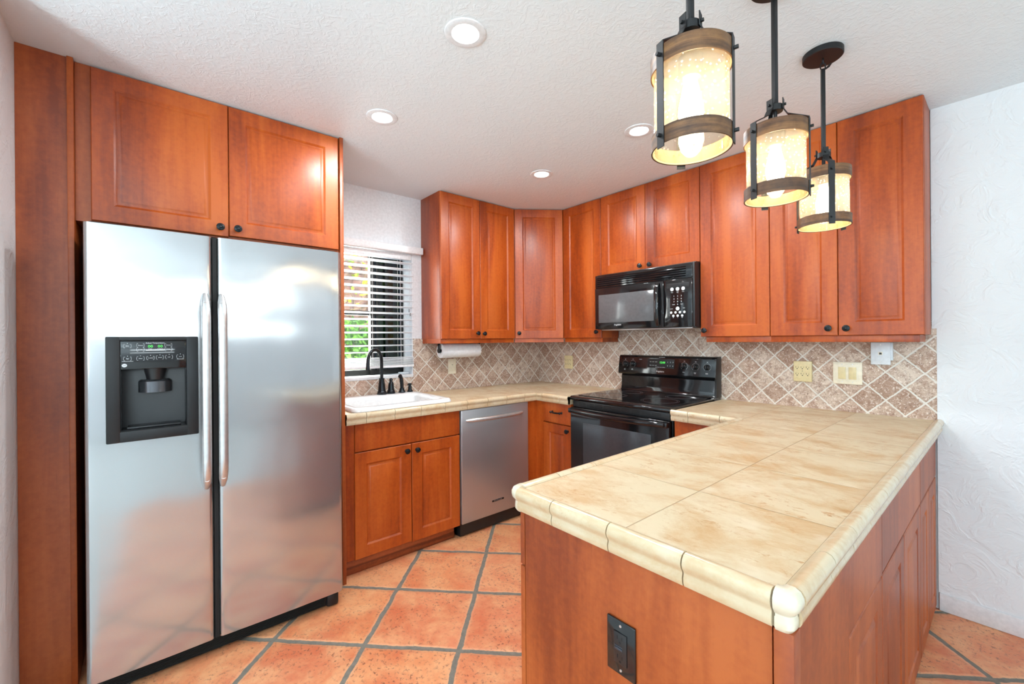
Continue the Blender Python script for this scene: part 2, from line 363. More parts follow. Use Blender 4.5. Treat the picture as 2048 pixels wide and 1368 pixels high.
def m_glass(name, tint=(1, 1, 1, 1), gl=.08, seeds=False, body=0.0):
    m, nt, p = new_mat(name); nt.nodes.remove(p); out = nt.nodes['Material Output']
    tr = nd(nt, 'ShaderNodeBsdfTransparent'); tr.inputs[0].default_value = tint; gs = nd(nt, 'ShaderNodeBsdfGlossy'); gs.inputs['Roughness'].default_value = .04
    lw = nd(nt, 'ShaderNodeLayerWeight'); lw.inputs[0].default_value = .25; f = mapr(nt, lw.outputs['Facing'], 0, 1, gl, .55)
    mx = nd(nt, 'ShaderNodeMixShader'); nt.links.new(f, mx.inputs[0]); nt.links.new(tr.outputs[0], mx.inputs[1]); nt.links.new(gs.outputs[0], mx.inputs[2]); last = mx.outputs[0]
    if body:
        tl = nd(nt, 'ShaderNodeBsdfTranslucent'); tl.inputs[0].default_value = (1, .93, .8, 1)
        m2 = nd(nt, 'ShaderNodeMixShader'); nt.links.new(last, m2.inputs[1]); nt.links.new(tl.outputs[0], m2.inputs[2])
        if seeds:
            tc = nd(nt, 'ShaderNodeTexCoord'); vo = nd(nt, 'ShaderNodeTexVoronoi'); vo.inputs['Scale'].default_value = 85; nt.links.new(tc.outputs['Object'], vo.inputs['Vector'])
            s = mapr(nt, vo.outputs['Distance'], .15, .21, .6, 0); nt.links.new(mth(nt, 'ADD', s, body), m2.inputs[0])
        else: m2.inputs[0].default_value = body
        last = m2.outputs[0]
    nt.links.new(last, out.inputs[0]); return m

WOOD = cherry('cherry_laminate', srgb(130, 50, 14), srgb(165, 71, 18), srgb(184, 89, 30), .38)
WOODP = cherry('cherry_panel', srgb(126, 52, 20), srgb(158, 74, 30), srgb(178, 92, 42), .40, (7, 7, 1.1), .09)
KICK = cherry('oak_kick', srgb(110, 50, 24), srgb(148, 72, 36), srgb(172, 92, 50), .5, (1.5, 30, 45), .2)
STEEL = steel('brushed_steel', (.50, .50, .505, 1), .165, .16, .85)
STEEL.node_tree.nodes['Principled BSDF'].inputs['Metallic'].default_value = .85
STEELD = steel('dark_brushed_steel', (.50, .50, .51, 1), .34, .05)
STEELD.node_tree.nodes['Principled BSDF'].inputs['Metallic'].default_value = .8
HSTEEL = plain('handle_steel', (.66, .66, .66, 1), .32, .85)
BLACK = plain('black_gloss', (.008, .008, .009, 1), .08, 0, .6)
BLACKM = plain('black_satin', (.012, .012, .013, 1), .35)
CHAR = plain('charcoal_plastic', (.013, .013, .014, 1), .45, 0, .35)
VOID = plain('dark_gap', (.004, .004, .004, 1), .8)
KNOB = plain('oil_rubbed_knob', (.018, .022, .026, 1), .26, .6)
IRON = plain('black_iron', (.010, .010, .011, 1), .5, .2)
WHITE = plain('white_paint', srgb(228, 229, 231), .5)
PORC = plain('white_porcelain', srgb(238, 240, 240), .12, 0, .6)
SLAT = plain('white_slat', srgb(245, 246, 248), .35)
IVORY = plain('ivory_plastic', srgb(222, 205, 158), .35)
ALMOND = plain('almond_plastic', srgb(236, 228, 206), .35)
PLAST = plain('white_plastic', srgb(222, 228, 234), .25)
PAPER = plain('paper', srgb(238, 238, 240), .8)
PRINT = plain('white_print', srgb(215, 218, 220), .5)
BRONZE = plain('bronze_frame', (.014, .013, .012, 1), .4, .3)
GREEN = emis('green_led', (.1, 1, .12, 1), 1.3)
BAND = cherry('barrel_band', srgb(52, 32, 18), srgb(86, 56, 32), srgb(124, 86, 50), .5, (3, 3, 60), .3)
CREAM = plain('band_inside', srgb(214, 196, 158), .5)
BULB = emis('bulb_glow', (1, .86, .64, 1), 38)
DISC = emis('downlight_glow', (1, .97, .92, 1), 14)
OVENW = plain('oven_window', (.045, .045, .05, 1), .16)
MWIN = plain('microwave_window', (.11, .11, .115, 1), .13)
SPLB = m_splash('back'); SPLS = m_splash('side'); FLOOR = m_floor(); CTR = m_counter(); TRIM = m_trim()
GROUT = plain('sand_grout', srgb(128, 112, 88), .8)
WALL = m_plaster('plaster_wall', srgb(226, 227, 229), 26, .55)
CEILM = m_plaster('ceiling_texture', srgb(233, 238, 241), 85, .4, .003)
SMOOTHW = plain('smooth_white_wall', srgb(236, 238, 241), .6)
BRICK = m_brick()
LEAF = m_leaf('hedge_leaf', srgb(44, 110, 20), srgb(126, 190, 46)); LEAFY = m_leaf('vine_leaf', srgb(120, 165, 30), srgb(214, 214, 60))
STEM = plain('vine_stem', srgb(176, 146, 112), .8)
GLASS = m_glass('window_glass', (.97, 1, .98, 1), .05)
SEED = m_glass('seeded_glass', (1, .96, .88, 1), .03, True, .075)
SCREEN = m_glass('dark_pane_tint', (.10, .13, .16, 1), .02)

# ------------------------------------------------------------------ room shell
struct(MB().box(-.02, 3.35, -3.2, 0, -.05, 0), 'floor', FLOOR)
struct(MB().box(3.35, 6.5, -6.5, 0, -.05, 0).box(-.02, 3.35, -6.5, -3.2, -.05, 0), 'floor_dining', plain('pale_bounce_floor', srgb(196, 196, 194), .9))  # unseen floor, added in pale grey to keep bounce and fridge reflections neutral
struct(MB().box(-.02, 6.5, -6.5, .1, CEIL, CEIL+.1), 'ceiling', CEILM)
WY0, WY1, WZ0, WZ1 = -2.05, -1.37, 1.058, 2.0
wl = MB(); T = -.20
wl.box(T, 0, -3.4, WY0, 0, CEIL).box(T, 0, WY1, .1, 0, CEIL).box(T, 0, WY0, WY1, 0, WZ0).box(T, 0, WY0, WY1, WZ1, CEIL)
struct(wl, 'wall_left', SMOOTHW)
struct(MB().box(0, 6.6, 0, .1, 0, CEIL), 'wall_back', WALL)
struct(MB().box(0, 1.05, -3.42, -3.289, 0, CEIL), 'wall_side', WALL)
wr = MB(); wr.box(6.5, 6.6, -1.3, 0, 0, CEIL).box(6.5, 6.6, -6.6, -4.7, 0, CEIL).box(6.5, 6.6, -4.7, -1.3, 2.14, CEIL).box(6.5, 6.6, -4.7, -1.3, 1.60, 1.92).box(6.5, 6.6, -4.7, -1.3, 0, 1.46); struct(wr, 'wall_right', WALL)  # unseen slits shaped to give the refrigerator its reflected bands
wf = MB(); wf.box(-.2, 1.4, -6.6, -6.5, 0, CEIL).box(5.0, 6.6, -6.6, -6.5, 0, CEIL).box(1.4, 5.0, -6.6, -6.5, 2.1, CEIL).box(1.4, 5.0, -6.6, -6.5, 0, .9); struct(wf, 'wall_front', WALL)
struct(MB().box(-.2, 0, -6.6, -3.42, 0, CEIL), 'wall_left_dining', WALL)
struct(MB().box(2.766, 6.5, -.022, 0, 0, .085, .006), 'baseboard_back', WHITE)
# textured wall skin that starts right of the tile and cabinets
struct(MB().box(2.764, 6.5, -.012, 0, .085, 1.36).box(2.7475, 6.5, -.012, 0, 1.36, CEIL), 'trim_1', WALL)

# ------------------------------------------------------------------ window and blind
wo = struct(MB().box(-.185, -.155, WY0, WY0+.03, WZ0, WZ1).box(-.185, -.155, WY1-.012, WY1, WZ0, WZ1).box(-.185, -.155, WY0, WY1, WZ0, WZ0+.045)
            .box(-.185, -.155, WY0, WY1, WZ1-.03, WZ1).box(-.18, -.13, -1.645, -1.615, WZ0, WZ1).box(-.182, -.15, WY0, WY1, 1.515, 1.548), 'window_1', BRONZE)
MB().box(-.172, -.168, WY0+.03, -1.645, WZ0+.045, 1.515).build('pane', GLASS, wo)
MB().box(-.172, -.168, WY0+.03, -1.645, 1.548, WZ1-.03).build('pane', GLASS, wo)
MB().box(-.172, -.168, -1.615, WY1-.012, WZ0+.045, WZ1-.03).build('dark_pane', SCREEN, wo, label='dark tinted sliding pane')  # sliding pane; its dim view and reflections are put into the tint
MB().box(-.16, -.135, -1.60, -1.585, WZ0+.04, WZ1-.03).box(-.16, -.135, -1.40, -1.385, WZ0+.04, WZ1-.03).box(-.15, -.14, -1.52, -1.505, WZ0+.04, WZ1-.03).build('sash_bar', BRONZE, wo)
struct(MB().box(-.15, .012, WY0-.02, WY1+.004, WZ0-.018, WZ0+.004, .003), 'trim_2', WHITE)
bl = thing('window_blind', 'white horizontal slat blind with board valance hanging over the sink window', 'blind', (0, -1.71, 1.12))
MB().box(.004, .05, -2.10, -1.293, 1.985, 2.038, .006, 3).build('valance', SLAT, bl)
MB().box(-.05, .0, WY0+.005, WY1-.003, 1.94, 1.985, .003).build('head_rail', SLAT, bl)
zt = 1.912; k = 0
while zt > 1.215:
    M = Matrix.Translation((-.012, 0, zt)) @ Matrix.Rotation(math.radians(-9), 4, 'Y')
    b = MB()
    for a_ in range(4):
        x0 = -.025+.0125*a_; crown = [0, .0012, .0016, .0012, 0]
        pts = [(x0, crown[a_]), (x0+.0125, crown[a_+1])]
        b.quad([M @ Vector((pts[0][0], WY0+.006, pts[0][1]+.0013)), M @ Vector((pts[1][0], WY0+.006, pts[1][1]+.0013)), M @ Vector((pts[1][0], -1.362, pts[1][1]+.0013)), M @ Vector((pts[0][0], -1.362, pts[0][1]+.0013))])
        b.quad([M @ Vector((pts[0][0], WY0+.006, pts[0][1]-.0013)), M @ Vector((pts[0][0], -1.362, pts[0][1]-.0013)), M @ Vector((pts[1][0], -1.362, pts[1][1]-.0013)), M @ Vector((pts[1][0], WY0+.006, pts[1][1]-.0013))])
    b.box(-.0255, -.0245, WY0+.006, -1.362, -.0013, .0013, M=M).box(.0245, .0255, WY0+.006, -1.362, -.0013, .0013, M=M).box(-.025, .025, -1.3625, -1.3615, -.0012, .0026, M=M)
    b.build('slat', SLAT, bl); zt -= .0482; k += 1
for j in range(7):
    MB().box(-.037, .013, WY0+.006, -1.362, 1.142+j*.0085, 1.1455+j*.0085).build('slat', SLAT, bl)
MB().box(-.038, .014, WY0+.006, -1.362, 1.120, 1.138, .003).build('bottom_rail', SLAT, bl)
cr_ = MB()
for yy in (-1.93, -1.69, -1.47):
    for xx in (-.038, .014): cr_.cyl((xx, yy, 1.13), (xx, yy, 1.96), .0009, seg=6)
cr_.build('ladder_cord', SLAT, bl)
MB().cyl((.022, -1.405, 1.56), (.022, -1.405, 1.96), .0009, seg=6).cyl((.024, -1.395, 1.53), (.024, -1.395, 1.96), .0009, seg=6).build('pull_cord', SLAT, bl)
for yy, zz in ((-1.405, 1.55), (-1.395, 1.52)):
    MB().cyl((.023, yy, zz-.012), (.023, yy, zz+.012), .006, .004, 10).build('tassel', plain('grey_tassel', srgb(130, 132, 136), .5), bl)
# outside: brick garden wall, hedge and climbing vine
gw = MB().box(-2.5, -2.3, -4.5, 2.5, -.05, 3.4).build('garden_wall', BRICK); tag(gw, 'pinkish brick garden wall seen through the blind', 'wall')
struct(MB().box(-9, -.2, -8, 6, -.1, -.05), 'ground', plain('garden_soil', srgb(112, 96, 74), .9))
def leaves(n, box, size, spread=1.0, upb=0.0):
    b = MB(); x0, x1, y0, y1, z0, z1 = box
    for _ in range(n):
        c = Vector((random.uniform(x0, x1), random.uniform(y0, y1), random.uniform(z0, z1))); s = size*random.uniform(.6, 1.3)
        d = Vector((random.gauss(0, 1), random.gauss(0, 1), random.gauss(0, 1))).normalized(); nn = Vector((1.0, random.gauss(0, .6), random.gauss(.5, .6))).normalized()
        d = (d-nn*d.dot(nn)).normalized(); e = nn.cross(d)
        b.quad([c-d*s, c+e*s*.45-d*s*.2, c+d*s*.2+e*s*.42, c+d*s]); b.quad([c+d*s, c+d*s*.2-e*s*.42, c-e*s*.45-d*s*.2, c-d*s])
    return b
hd = thing('hedge', 'bright green leafy hedge in front of the brick wall outside the window', 'hedge', (-1.8, -.8, -.05))
leaves(9500, (-2.05, -1.6, -2.6, 1.0, .1, 1.56), .05).build('foliage', LEAF, hd)
b = MB()
for i in range(14):
    y0 = -2.5+i*.26; pts = [(-1.83, y0, -.05)]
    for j in range(6): pts.append((-1.83+random.uniform(-.06, .06), y0+random.uniform(-.1, .1), .25*(j+1)))
    b.tube(pts, .011, 6)
b.build('branch', STEM, hd)
vn = thing('climbing_vine', 'yellow-green vine with bare tan stems climbing the brick wall outside', 'vine', (-2.27, -.9, -.05))
b = MB()
for i in range(46):
    y, z = random.uniform(-2.4, .6), random.uniform(.9, 1.8); pts = []; a = random.uniform(0, PI)
    for j in range(9):
        pts.append((-2.26+random.uniform(0, .03), y, z)); a += random.uniform(-.8, .8); y += math.cos(a)*.09; z += abs(math.sin(a))*.11
    b.tube(pts, [.008-.0006*j for j in range(9)], 5)
b.build('stem', STEM, vn)
leaves(800, (-2.23, -2.14, -2.4, .8, 1.5, 3.2), .045).build('leaf_cover', LEAFY, vn)

# ------------------------------------------------------------------ backsplash (tile cladding on both walls)
bs = MB().box(.94, 2.764, -.010, 0, .90, 1.40).box(.010, .94, -.010, 0, .90, 1.335).build('tile_backsplash', SPLB)
tag(bs, 'diamond-laid tumbled travertine backsplash behind the black range', 'backsplash')
bs = MB(); bs.box(0, .010, -1.365, 0, .90, 1.335).box(0, .010, -2.105, -1.365, .90, WZ0-.019).build('tile_backsplash', SPLS)
tag(bpy.data.objects['tile_backsplash.001'], 'diamond-laid travertine backsplash under the window and behind the sink', 'backsplash')

# ------------------------------------------------------------------ cabinet builder (local frame: x along the front, -y out of the front)
def door_mesh(x0, x1, z0, z1, y=-.0005, t=.019, panel=True, inset=.078, bev=.0025):
    b = bmesh.new()
    rings = [(0, y, 0), (0, y-t+bev, 0), (bev, y-t, 0)]
    if panel: rings += [(inset-.012, y-t, 0), (inset-.008, y-t+.003, 0), (inset-.003, y-t+.0075, 0), (inset+.002, y-t+.0075, 0), (inset+.012, y-t+.001, 0), (inset+.014, y-t+.0004, 0)]
    vr = []
    for ins, yy, _ in rings:
        vr.append([b.verts.new(v) for v in ((x0+ins, yy, z0+ins), (x1-ins, yy, z0+ins), (x1-ins, yy, z1-ins), (x0+ins, yy, z1-ins))])
    for A, B in zip(vr, vr[1:]):
        for k in range(4): b.faces.new((A[k], A[(k+1) % 4], B[(k+1) % 4], B[k]))
    b.faces.new(vr[-1]); b.faces.new(vr[0][::-1]); bmesh.ops.recalc_face_normals(b, faces=b.faces[:])
    M = MB(); M._add(b); return M
def knob_mesh(x, z, y):
    M = Matrix.Translation((x, y, z)) @ Matrix.Rotation(PI/2, 4, 'X')
    return MB().lathe([(0, 0), (.010, 0), (.0095, .002), (.0055, .004), (.005, .012), (.008, .015), (.0155, .018), (.0165, .021), (.0155, .0235), (.0125, .0245), (.0118, .0262), (.0075, .0275), (.0065, .0265), (.0055, .0285), (0, .0305)], M, 28)
def front(c, kind, x0, x1, z0, z1, knob=None, panel=True, mat=None, pull=None, inset=.078, y=-.0005):
    d = door_mesh(x0, x1, z0, z1, panel=panel, inset=inset, y=y).build(kind, mat or WOOD, c, local=True)
    if knob: knob_mesh(knob[0], knob[1], y-.019).build('knob', KNOB, d, local=True)
    if pull:
        px, pz = pull
        b = MB(); yb = y-.019
        for s in (-1, 1): b.lathe([(0, 0), (.008, 0), (.008, .003), (.005, .006), (.005, .016), (.007, .020), (.0085, .024), (.006, .028), (0, .029)], Matrix.Translation((px+s*.036, yb, pz)) @ Matrix.Rotation(PI/2, 4, 'X'), 16)
        b.tube([(px-.036+.072*t/10, yb-.021-.004*math.sin(PI*t/10), pz-.003*math.sin(PI*t/10)) for t in range(11)], [.0045+.0015*math.sin(PI*t/10) for t in range(11)], 10)
        b.build('handle', KNOB, d, local=True)
    return d
def cabinet(name, label, loc, rz, w, dep, z0, z1, cat='cabinet', group=None, base=True, carc=WOOD):
    c = thing(name, label, cat, (loc[0], loc[1], z0 if not base else 0), rz, group)
    return c
Z_ = lambda c, z: z - c.location.z
GU = 'cherry wall cabinets'
T_ = .019
def upper(name, label, loc, rz, w, dep, z0, fronts, rail=(0, None), rail_back=True):
    """fronts: list (x0,x1,knobx,knobz)"""
    c = thing(name, label, 'cabinet', (loc[0], loc[1], z0), rz, GU)
    MB().box(0, w, .0, dep, 0, CEIL-z0-.001, .001).build('body', WOOD, c, local=True)
    for x0, x1, kx, kz in fronts: front(c, 'door', x0+.0015, x1-.0015, .0, CEIL-z0-.006, (kx, kz-z0))
    if rail is not None:
        r0, r1 = rail; r1 = w if r1 is None else r1
        b = MB().box(r0, r1, -.004, .014, -.034, -.0005, .001)
        if rail_back: b.box(r1-.018, r1, .014, dep-.012, -.034, -.0005).box(r0, r0+.018, .014, dep-.012, -.034, -.0005)
        b.build('light_rail', WOOD, c, local=True)
    return c
CA, XA = .238, .299
ZU = 1.331
# left wall upper (faces +x). local x -> world +y
c = upper('wall_cabinet', 'two-door cherry wall cabinet beside the window, nearest the sink', (XA-T_, -1.288, ZU), PI/2, .7125, XA-T_-.002, ZU, [(0, .356, .322, 1.374), (.356, .7125, .385, 1.371)], (0, None))
# corner diagonal
cc = thing('corner_wall_cabinet', 'single-door diagonal cherry wall cabinet in the room corner', 'cabinet', (0.0, 0.0, ZU), 0, GU)
dv = Vector((.544-.299, -.238+.5755)); L = dv.length; dv.normalize(); nv = Vector((dv.y, -dv.x))
pin = lambda x, y, k: (x-nv.x*k, y-nv.y*k)
q0, q1 = pin(.299, -.5755, .019), pin(.544, -.238, .019)
MB().prism([(.002, -.0125), (.002, -.574), (q0[0], -.574), q0, q1, (.5425, q1[1]), (.5425, -.0125)], ZU, CEIL-.001).build('body', WOOD, cc)
ang = math.atan2(dv.y, dv.x)
TM['_diag'] = None
Md = Matrix.Translation((q0[0], q0[1], 0)) @ Matrix.Rotation(ang, 4, 'Z')
def place(mb, M): bmesh.ops.transform(mb.bm, matrix=M, verts=mb.bm.verts); return mb
d = place(door_mesh(.004, L-.004, ZU, CEIL-.006), Md).build('door', WOOD, cc)
place(knob_mesh(.035, 1.375, -.0195), Md).build('knob', KNOB, d)
place(MB().box(-.0, L, -.004, .014, ZU-.034, ZU-.0005), Md).build('light_rail', WOOD, cc)
YB = -CA+T_
dB = CA-T_-.0125
upper('wall_cabinet', 'narrow single-door cherry wall cabinet left of the microwave', (.544, YB, ZU), 0, .3925, dB, ZU, [(0, .3925, .353, 1.377)])
zs = 1.812
c = upper('short_wall_cabinet', 'short two-door cherry wall cabinet above the black microwave', (.937, YB, zs), 0, .7795, dB, zs, [(0, .387, .351, 1.842), (.387, .7795, .427, 1.840)], None)
upper('wall_cabinet', 'single-door cherry wall cabinet just right of the microwave', (1.717, YB, ZU), 0, .3975, dB, ZU, [(0, .3975, .030, 1.370)], (.03, None))
upper('wall_cabinet', 'wide two-door cherry wall cabinet at the right end behind the pendants', (2.1146, YB, ZU), 0, .6305, dB, ZU, [(0, .312, .274, 1.368), (.312, .6305, .348, 1.366)], (0, .612))

# ------------------------------------------------------------------ refrigerator surround
c = thing('refrigerator_cabinet', 'floor-to-ceiling cherry surround with two-door cabinet above the steel refrigerator', 'cabinet', (.636, -3.136, 0), PI/2)
MB().box(0, 1.004, 0, .62, 1.803, CEIL-.001).build('body', WOODP, c, local=True)
front(c, 'door', .045, .500, 1.809, 2.416, (.467, 1.847)); front(c, 'door', .503, .999, 1.815, 2.416, (.535, 1.849))
MB().box(.02, .655, -3.2885, -3.156, 0, CEIL-.001).build('filler_panel', WOODP, c, label='wide paint-flecked filler panel')
MB().box(.02, .668, -3.155, -3.137, 0, CEIL-.001, .001).build('side_panel', WOODP, c)
MB().box(.002, .658, -2.111, -2.131+.001, 0, CEIL-.001, .001).build('side_panel', WOODP, c)

# ------------------------------------------------------------------ refrigerator
fr = thing('refrigerator', 'stainless steel side-by-side refrigerator with dispenser in the left door', 'refrigerator', (.45, -2.646, 0))
YL, YS0, YS1, YR = -3.100, -2.7175, -2.7005, -2.190
XF, ZB, ZT = .847, .083, 1.762
MB().box(.06, .775, YL+.006, YR-.004, .03, 1.745, .004).build('case', BLACKM, fr)
MB().box(.10, .80, YL+.02, YR-.01, .012, .078, .004).box(.70, .812, -2.26, YR-.012, .004, .07, .012).build('base_grille', CHAR, fr)
b = MB()
for i in range(10): b.box(.80, .804, YL+.04, YR-.08, .018+.0055*i, .0205+.0055*i)
b.build('grille_slot', VOID, fr)
for y in (YL+.03, YR-.06): MB().cyl((.74, y, 0), (.74, y, .03), .018).build('leveling_foot', BLACKM, fr)
MB().box(.74, .80, YR-.10, YR-.01, 1.745, 1.775, .006).build('hinge_cover', CHAR, fr); MB().box(.74, .80, YL+.01, YL+.10, 1.745, 1.775, .006).build('hinge_cover', CHAR, fr)
def steel_door(y0, y1, hole=None):
    b = bmesh.new(); n = 14
    # slightly bowed front in plan
    prof = []
    rad = .016
    for i in range(6): a = PI/2*i/5; prof.append((y0+rad-rad*math.cos(a), XF-.004-rad+rad*math.sin(a)))
    for i in range(1, n): t = i/n; prof.append((y0+rad+(y1-y0-2*rad)*t, XF-.004+.004*math.sin(PI*t)))
    for i in range(6): a = PI/2*(1-i/5); prof.append((y1-rad+rad*math.cos(a), XF-.004-rad+rad*math.sin(a)))
    pts = [(.785, y0)]+[(x, y) for y, x in prof]+[(.785, y1)]
    return pts
hy0, hy1, hz0, hz1 = -3.003, -2.806, .990, 1.329
# left door, built round the dispenser opening
ptsL = steel_door(YL, YS0)
def clip_poly(pts, ya, yb):
    out = [(.785, ya)]
    f = lambda y: min((p for p in zip(pts[1:-1], pts[2:-1]) if p[0][1] <= y <= p[1][1]), key=lambda p: 0, default=None)
    def xa(y):
        s = f(y)
        if s is None: return XF-.004
        (x0, yy0), (x1, yy1) = s; return x0 if yy1 == yy0 else x0+(x1-x0)*(y-yy0)/(yy1-yy0)
    out.append((xa(ya), ya)) if ya > pts[1][1]+1e-4 else None
    for x, y in pts[1:-1]:
        if ya < y < yb or (ya <= pts[1][1] and y <= ya+1e-9): out.append((x, y))
    if yb < pts[-2][1]-1e-4: out.append((xa(yb), yb))
    else:
        out.append(pts[-2])
    out.append((.785, yb)); res = []
    for p in out:
        if not res or (abs(p[0]-res[-1][0])+abs(p[1]-res[-1][1])) > 1e-5: res.append(p)
    return res
def smooth_prism(poly, z0, z1, b): b.prism(poly, z0, z1)
dl = MB(); smooth_prism(ptsL, ZB, hz0, dl); smooth_prism(ptsL, hz1, ZT, dl)
smooth_prism(clip_poly(ptsL, YL, hy0), hz0, hz1, dl); smooth_prism(clip_poly(ptsL, hy1, YS0), hz0, hz1, dl)
dl = dl.build('freezer_door', STEEL, fr, angle=25)
dr = MB(); smooth_prism(steel_door(YS1, YR), ZB, ZT, dr); dr = dr.build('refrigerator_door', STEEL, fr, angle=25)
MB().box(.776, .84, YS0+.001, YS1-.001, ZB+.002, ZT-.003).build('door_gap', VOID, fr)
def handle(y, par):
    b = MB(); z0, z1 = .722, 1.520; pts = []; rr = []
    for i in range(25):
        t = i/24; z = z0+(z1-z0)*t; e = min(t, 1-t)
        x = XF+.012+.040*min(1, (e/.12)) ** .6 if e < .12 else XF+.052
        pts.append((x, y, z)); rr.append(.0165*(.55+.45*min(1, e/.05)))
    b.tube(pts, rr, 16, sx=1, sy=.8, up=(0, 1, 0))
    b.cyl((XF-.002, y, z0+.03), (XF+.045, y, z0+.045), .010).cyl((XF-.002, y, z1-.03), (XF+.045, y, z1-.045), .010)
    b.build('handle', HSTEEL, par)
handle(-2.744, dl); handle(-2.688, dr)
# dispenser
dp = MB(); X1 = XF+.007
dp.box(XF-.006, X1, -3.043, hy0, .949, 1.345, .004).box(XF-.006, X1, hy1, -2.767, .949, 1.345, .004).box(XF-.006, X1, hy0-.004, hy1+.004, .949, hz0, .004).box(XF-.006, X1, hy0-.004, hy1+.004, hz1, 1.345, .004)
dp = dp.build('dispenser_frame', CHAR, dl, label='charcoal dispenser surround')
MB().box(.735, .74, hy0, hy1, hz0, hz1).box(.735, XF, hy0-.001, hy0+.002, hz0, hz1).box(.735, XF, hy1-.002, hy1+.001, hz0, hz1).box(.735, XF+.004, hy0, hy1, hz0-.001, hz0+.004).build('dispenser_well', plain('well_black', (.006, .006, .007, 1), .25, 0, .2), dl)
cp = MB().box(.80, XF+.004, hy0+.001, hy1-.001, 1.222, hz1-.001, .002).build('control_panel', BLACK, dl)
MB().lathe([(0, 0), (.026, 0), (.036, .045), (0, .045)], Matrix.Translation((.812, -2.902, 1.178)), 24).build('ice_chute', BLACKM, dl)
MB().lathe([(0, 0), (.052, 0), (.052, .042), (.045, .05), (0, .05)], Matrix.Translation((.786, -2.902, 1.128)), 32).build('paddle_housing', plain('smoked_steel', (.12, .12, .13, 1), .18, .8), dl)
MB().box(.765, .771, -2.966, -2.838, 1.02, 1.14, .003).build('paddle', BLACK, dl)
MB().box(.76, XF-.006, -2.985, -2.824, hz0+.004, hz0+.012, .002).build('drip_tray', BLACKM, dl)
def P(y, z): return face_M((XF+.0042, y, z), (1, 0, 0))
tx = MB()
def addt(s, size, y, z, sx=1.0):
    t = text_mesh(s, size, P(y, z), None, None, None, sx=sx); me = bpy.data.meshes.new('x'); t.bm.to_mesh(me); t.bm.free(); tx.bm.from_mesh(me); bpy.data.meshes.remove(me)
def bracket(y, z, w=.022, h=.013, th=.0007):
    for s in (-1, 1):
        tx.box(XF+.0038, XF+.0046, y+s*w/2-th, y+s*w/2, z-h/2+.002, z+h/2-.002)
        for q in (-1, 1): tx.box(XF+.0038, XF+.0046, y+s*w/2-(.004 if s > 0 else 0), y+s*w/2+(.004 if s < 0 else 0)-(0 if s < 0 else 0), z+q*h/2-th/2, z+q*h/2+th/2)
addt('Adjust Temperature', .0068, -2.902, 1.3205)
for y, z, s in ((-2.982, 1.310, 'Door\nAlarm'), (-2.945, 1.312, 'Warmer'), (-2.945, 1.296, 'Colder'), (-2.862, 1.312, 'Warmer'), (-2.862, 1.296, 'Colder'),
                (-2.982, 1.262, 'Reset\nFilter'), (-2.945, 1.262, 'Water'), (-2.916, 1.263, 'Crushed'), (-2.888, 1.264, 'Cubed'), (-2.860, 1.265, 'Light'), (-2.825, 1.266, 'Lock')):
    addt(s, .0045 if '\n' not in s else .0038, y, z, .95); bracket(y, z)
    if z < 1.29 or s.startswith('Door'): tx.box(XF+.0038, XF+.0046, y-.001, y+.001, z+.009, z+.0108)
addt('Freezer', .0038, -2.917, 1.2985); addt('Refrigerator', .0038, -2.886, 1.2985)
tx.box(XF+.0038, XF+.0046, -2.930, -2.874, 1.2915, 1.2945)
tx.box(XF+.0038, XF+.0046, -2.998, -2.966, 1.2515, 1.2525).box(XF+.0038, XF+.0046, -2.836, -2.814, 1.2555, 1.2565)
tx.build('button_lettering', PRINT, cp)
t = text_mesh('00', .014, P(-2.916, 1.3075), None, None, None, sx=1.1); me = bpy.data.meshes.new('x'); t.bm.to_mesh(me); t.bm.free()
g = MB(); g.bm.from_mesh(me); t = text_mesh('00', .014, P(-2.887, 1.3075), None, None, None, sx=1.1); me2 = bpy.data.meshes.new('x'); t.bm.to_mesh(me2); t.bm.free(); g.bm.from_mesh(me2)
g.build('digital_display', GREEN, cp)
MB().lathe([(0, 0), (.0075, 0), (.0075, .0006), (0, .0006)], P(-2.991, 1.237) @ Matrix.Diagonal((1, .85, 1, 1)), 24).build('badge', PRINT, cp)
text_mesh('GE', .0075, face_M((XF+.0049, -2.991, 1.237), (1, 0, 0)), 'badge_lettering', BLACKM, cp)

# ------------------------------------------------------------------ base cabinets on the left wall
XD = .632
c = thing('sink_base_cabinet', 'cherry sink base cabinet with two doors and a plain false drawer front', 'cabinet', (XD-T_, -2.108, 0), PI/2)
MB().box(0, .056, -.012, .57, .10, .8595).box(.056, .753, 0, .02, .10, .8595).box(.056, .076, .02, .57, .10, .86).box(.735, .753, .02, .57, .10, .86).box(.056, .753, .55, .57, .10, .86).box(.056, .753, .02, .57, .10, .12).build('body', WOOD, c, local=True)
front(c, 'drawer_front', .057, .752, .700, .8585, panel=False)
front(c, 'door', .055, .401, .098, .693, (.368, .655)); front(c, 'door', .406, .751, .092, .693, (.436, .652))
MB().box(.0, .735, .052-T_, .075, 0, .098, .001).build('toe_kick', KICK, c, local=True)
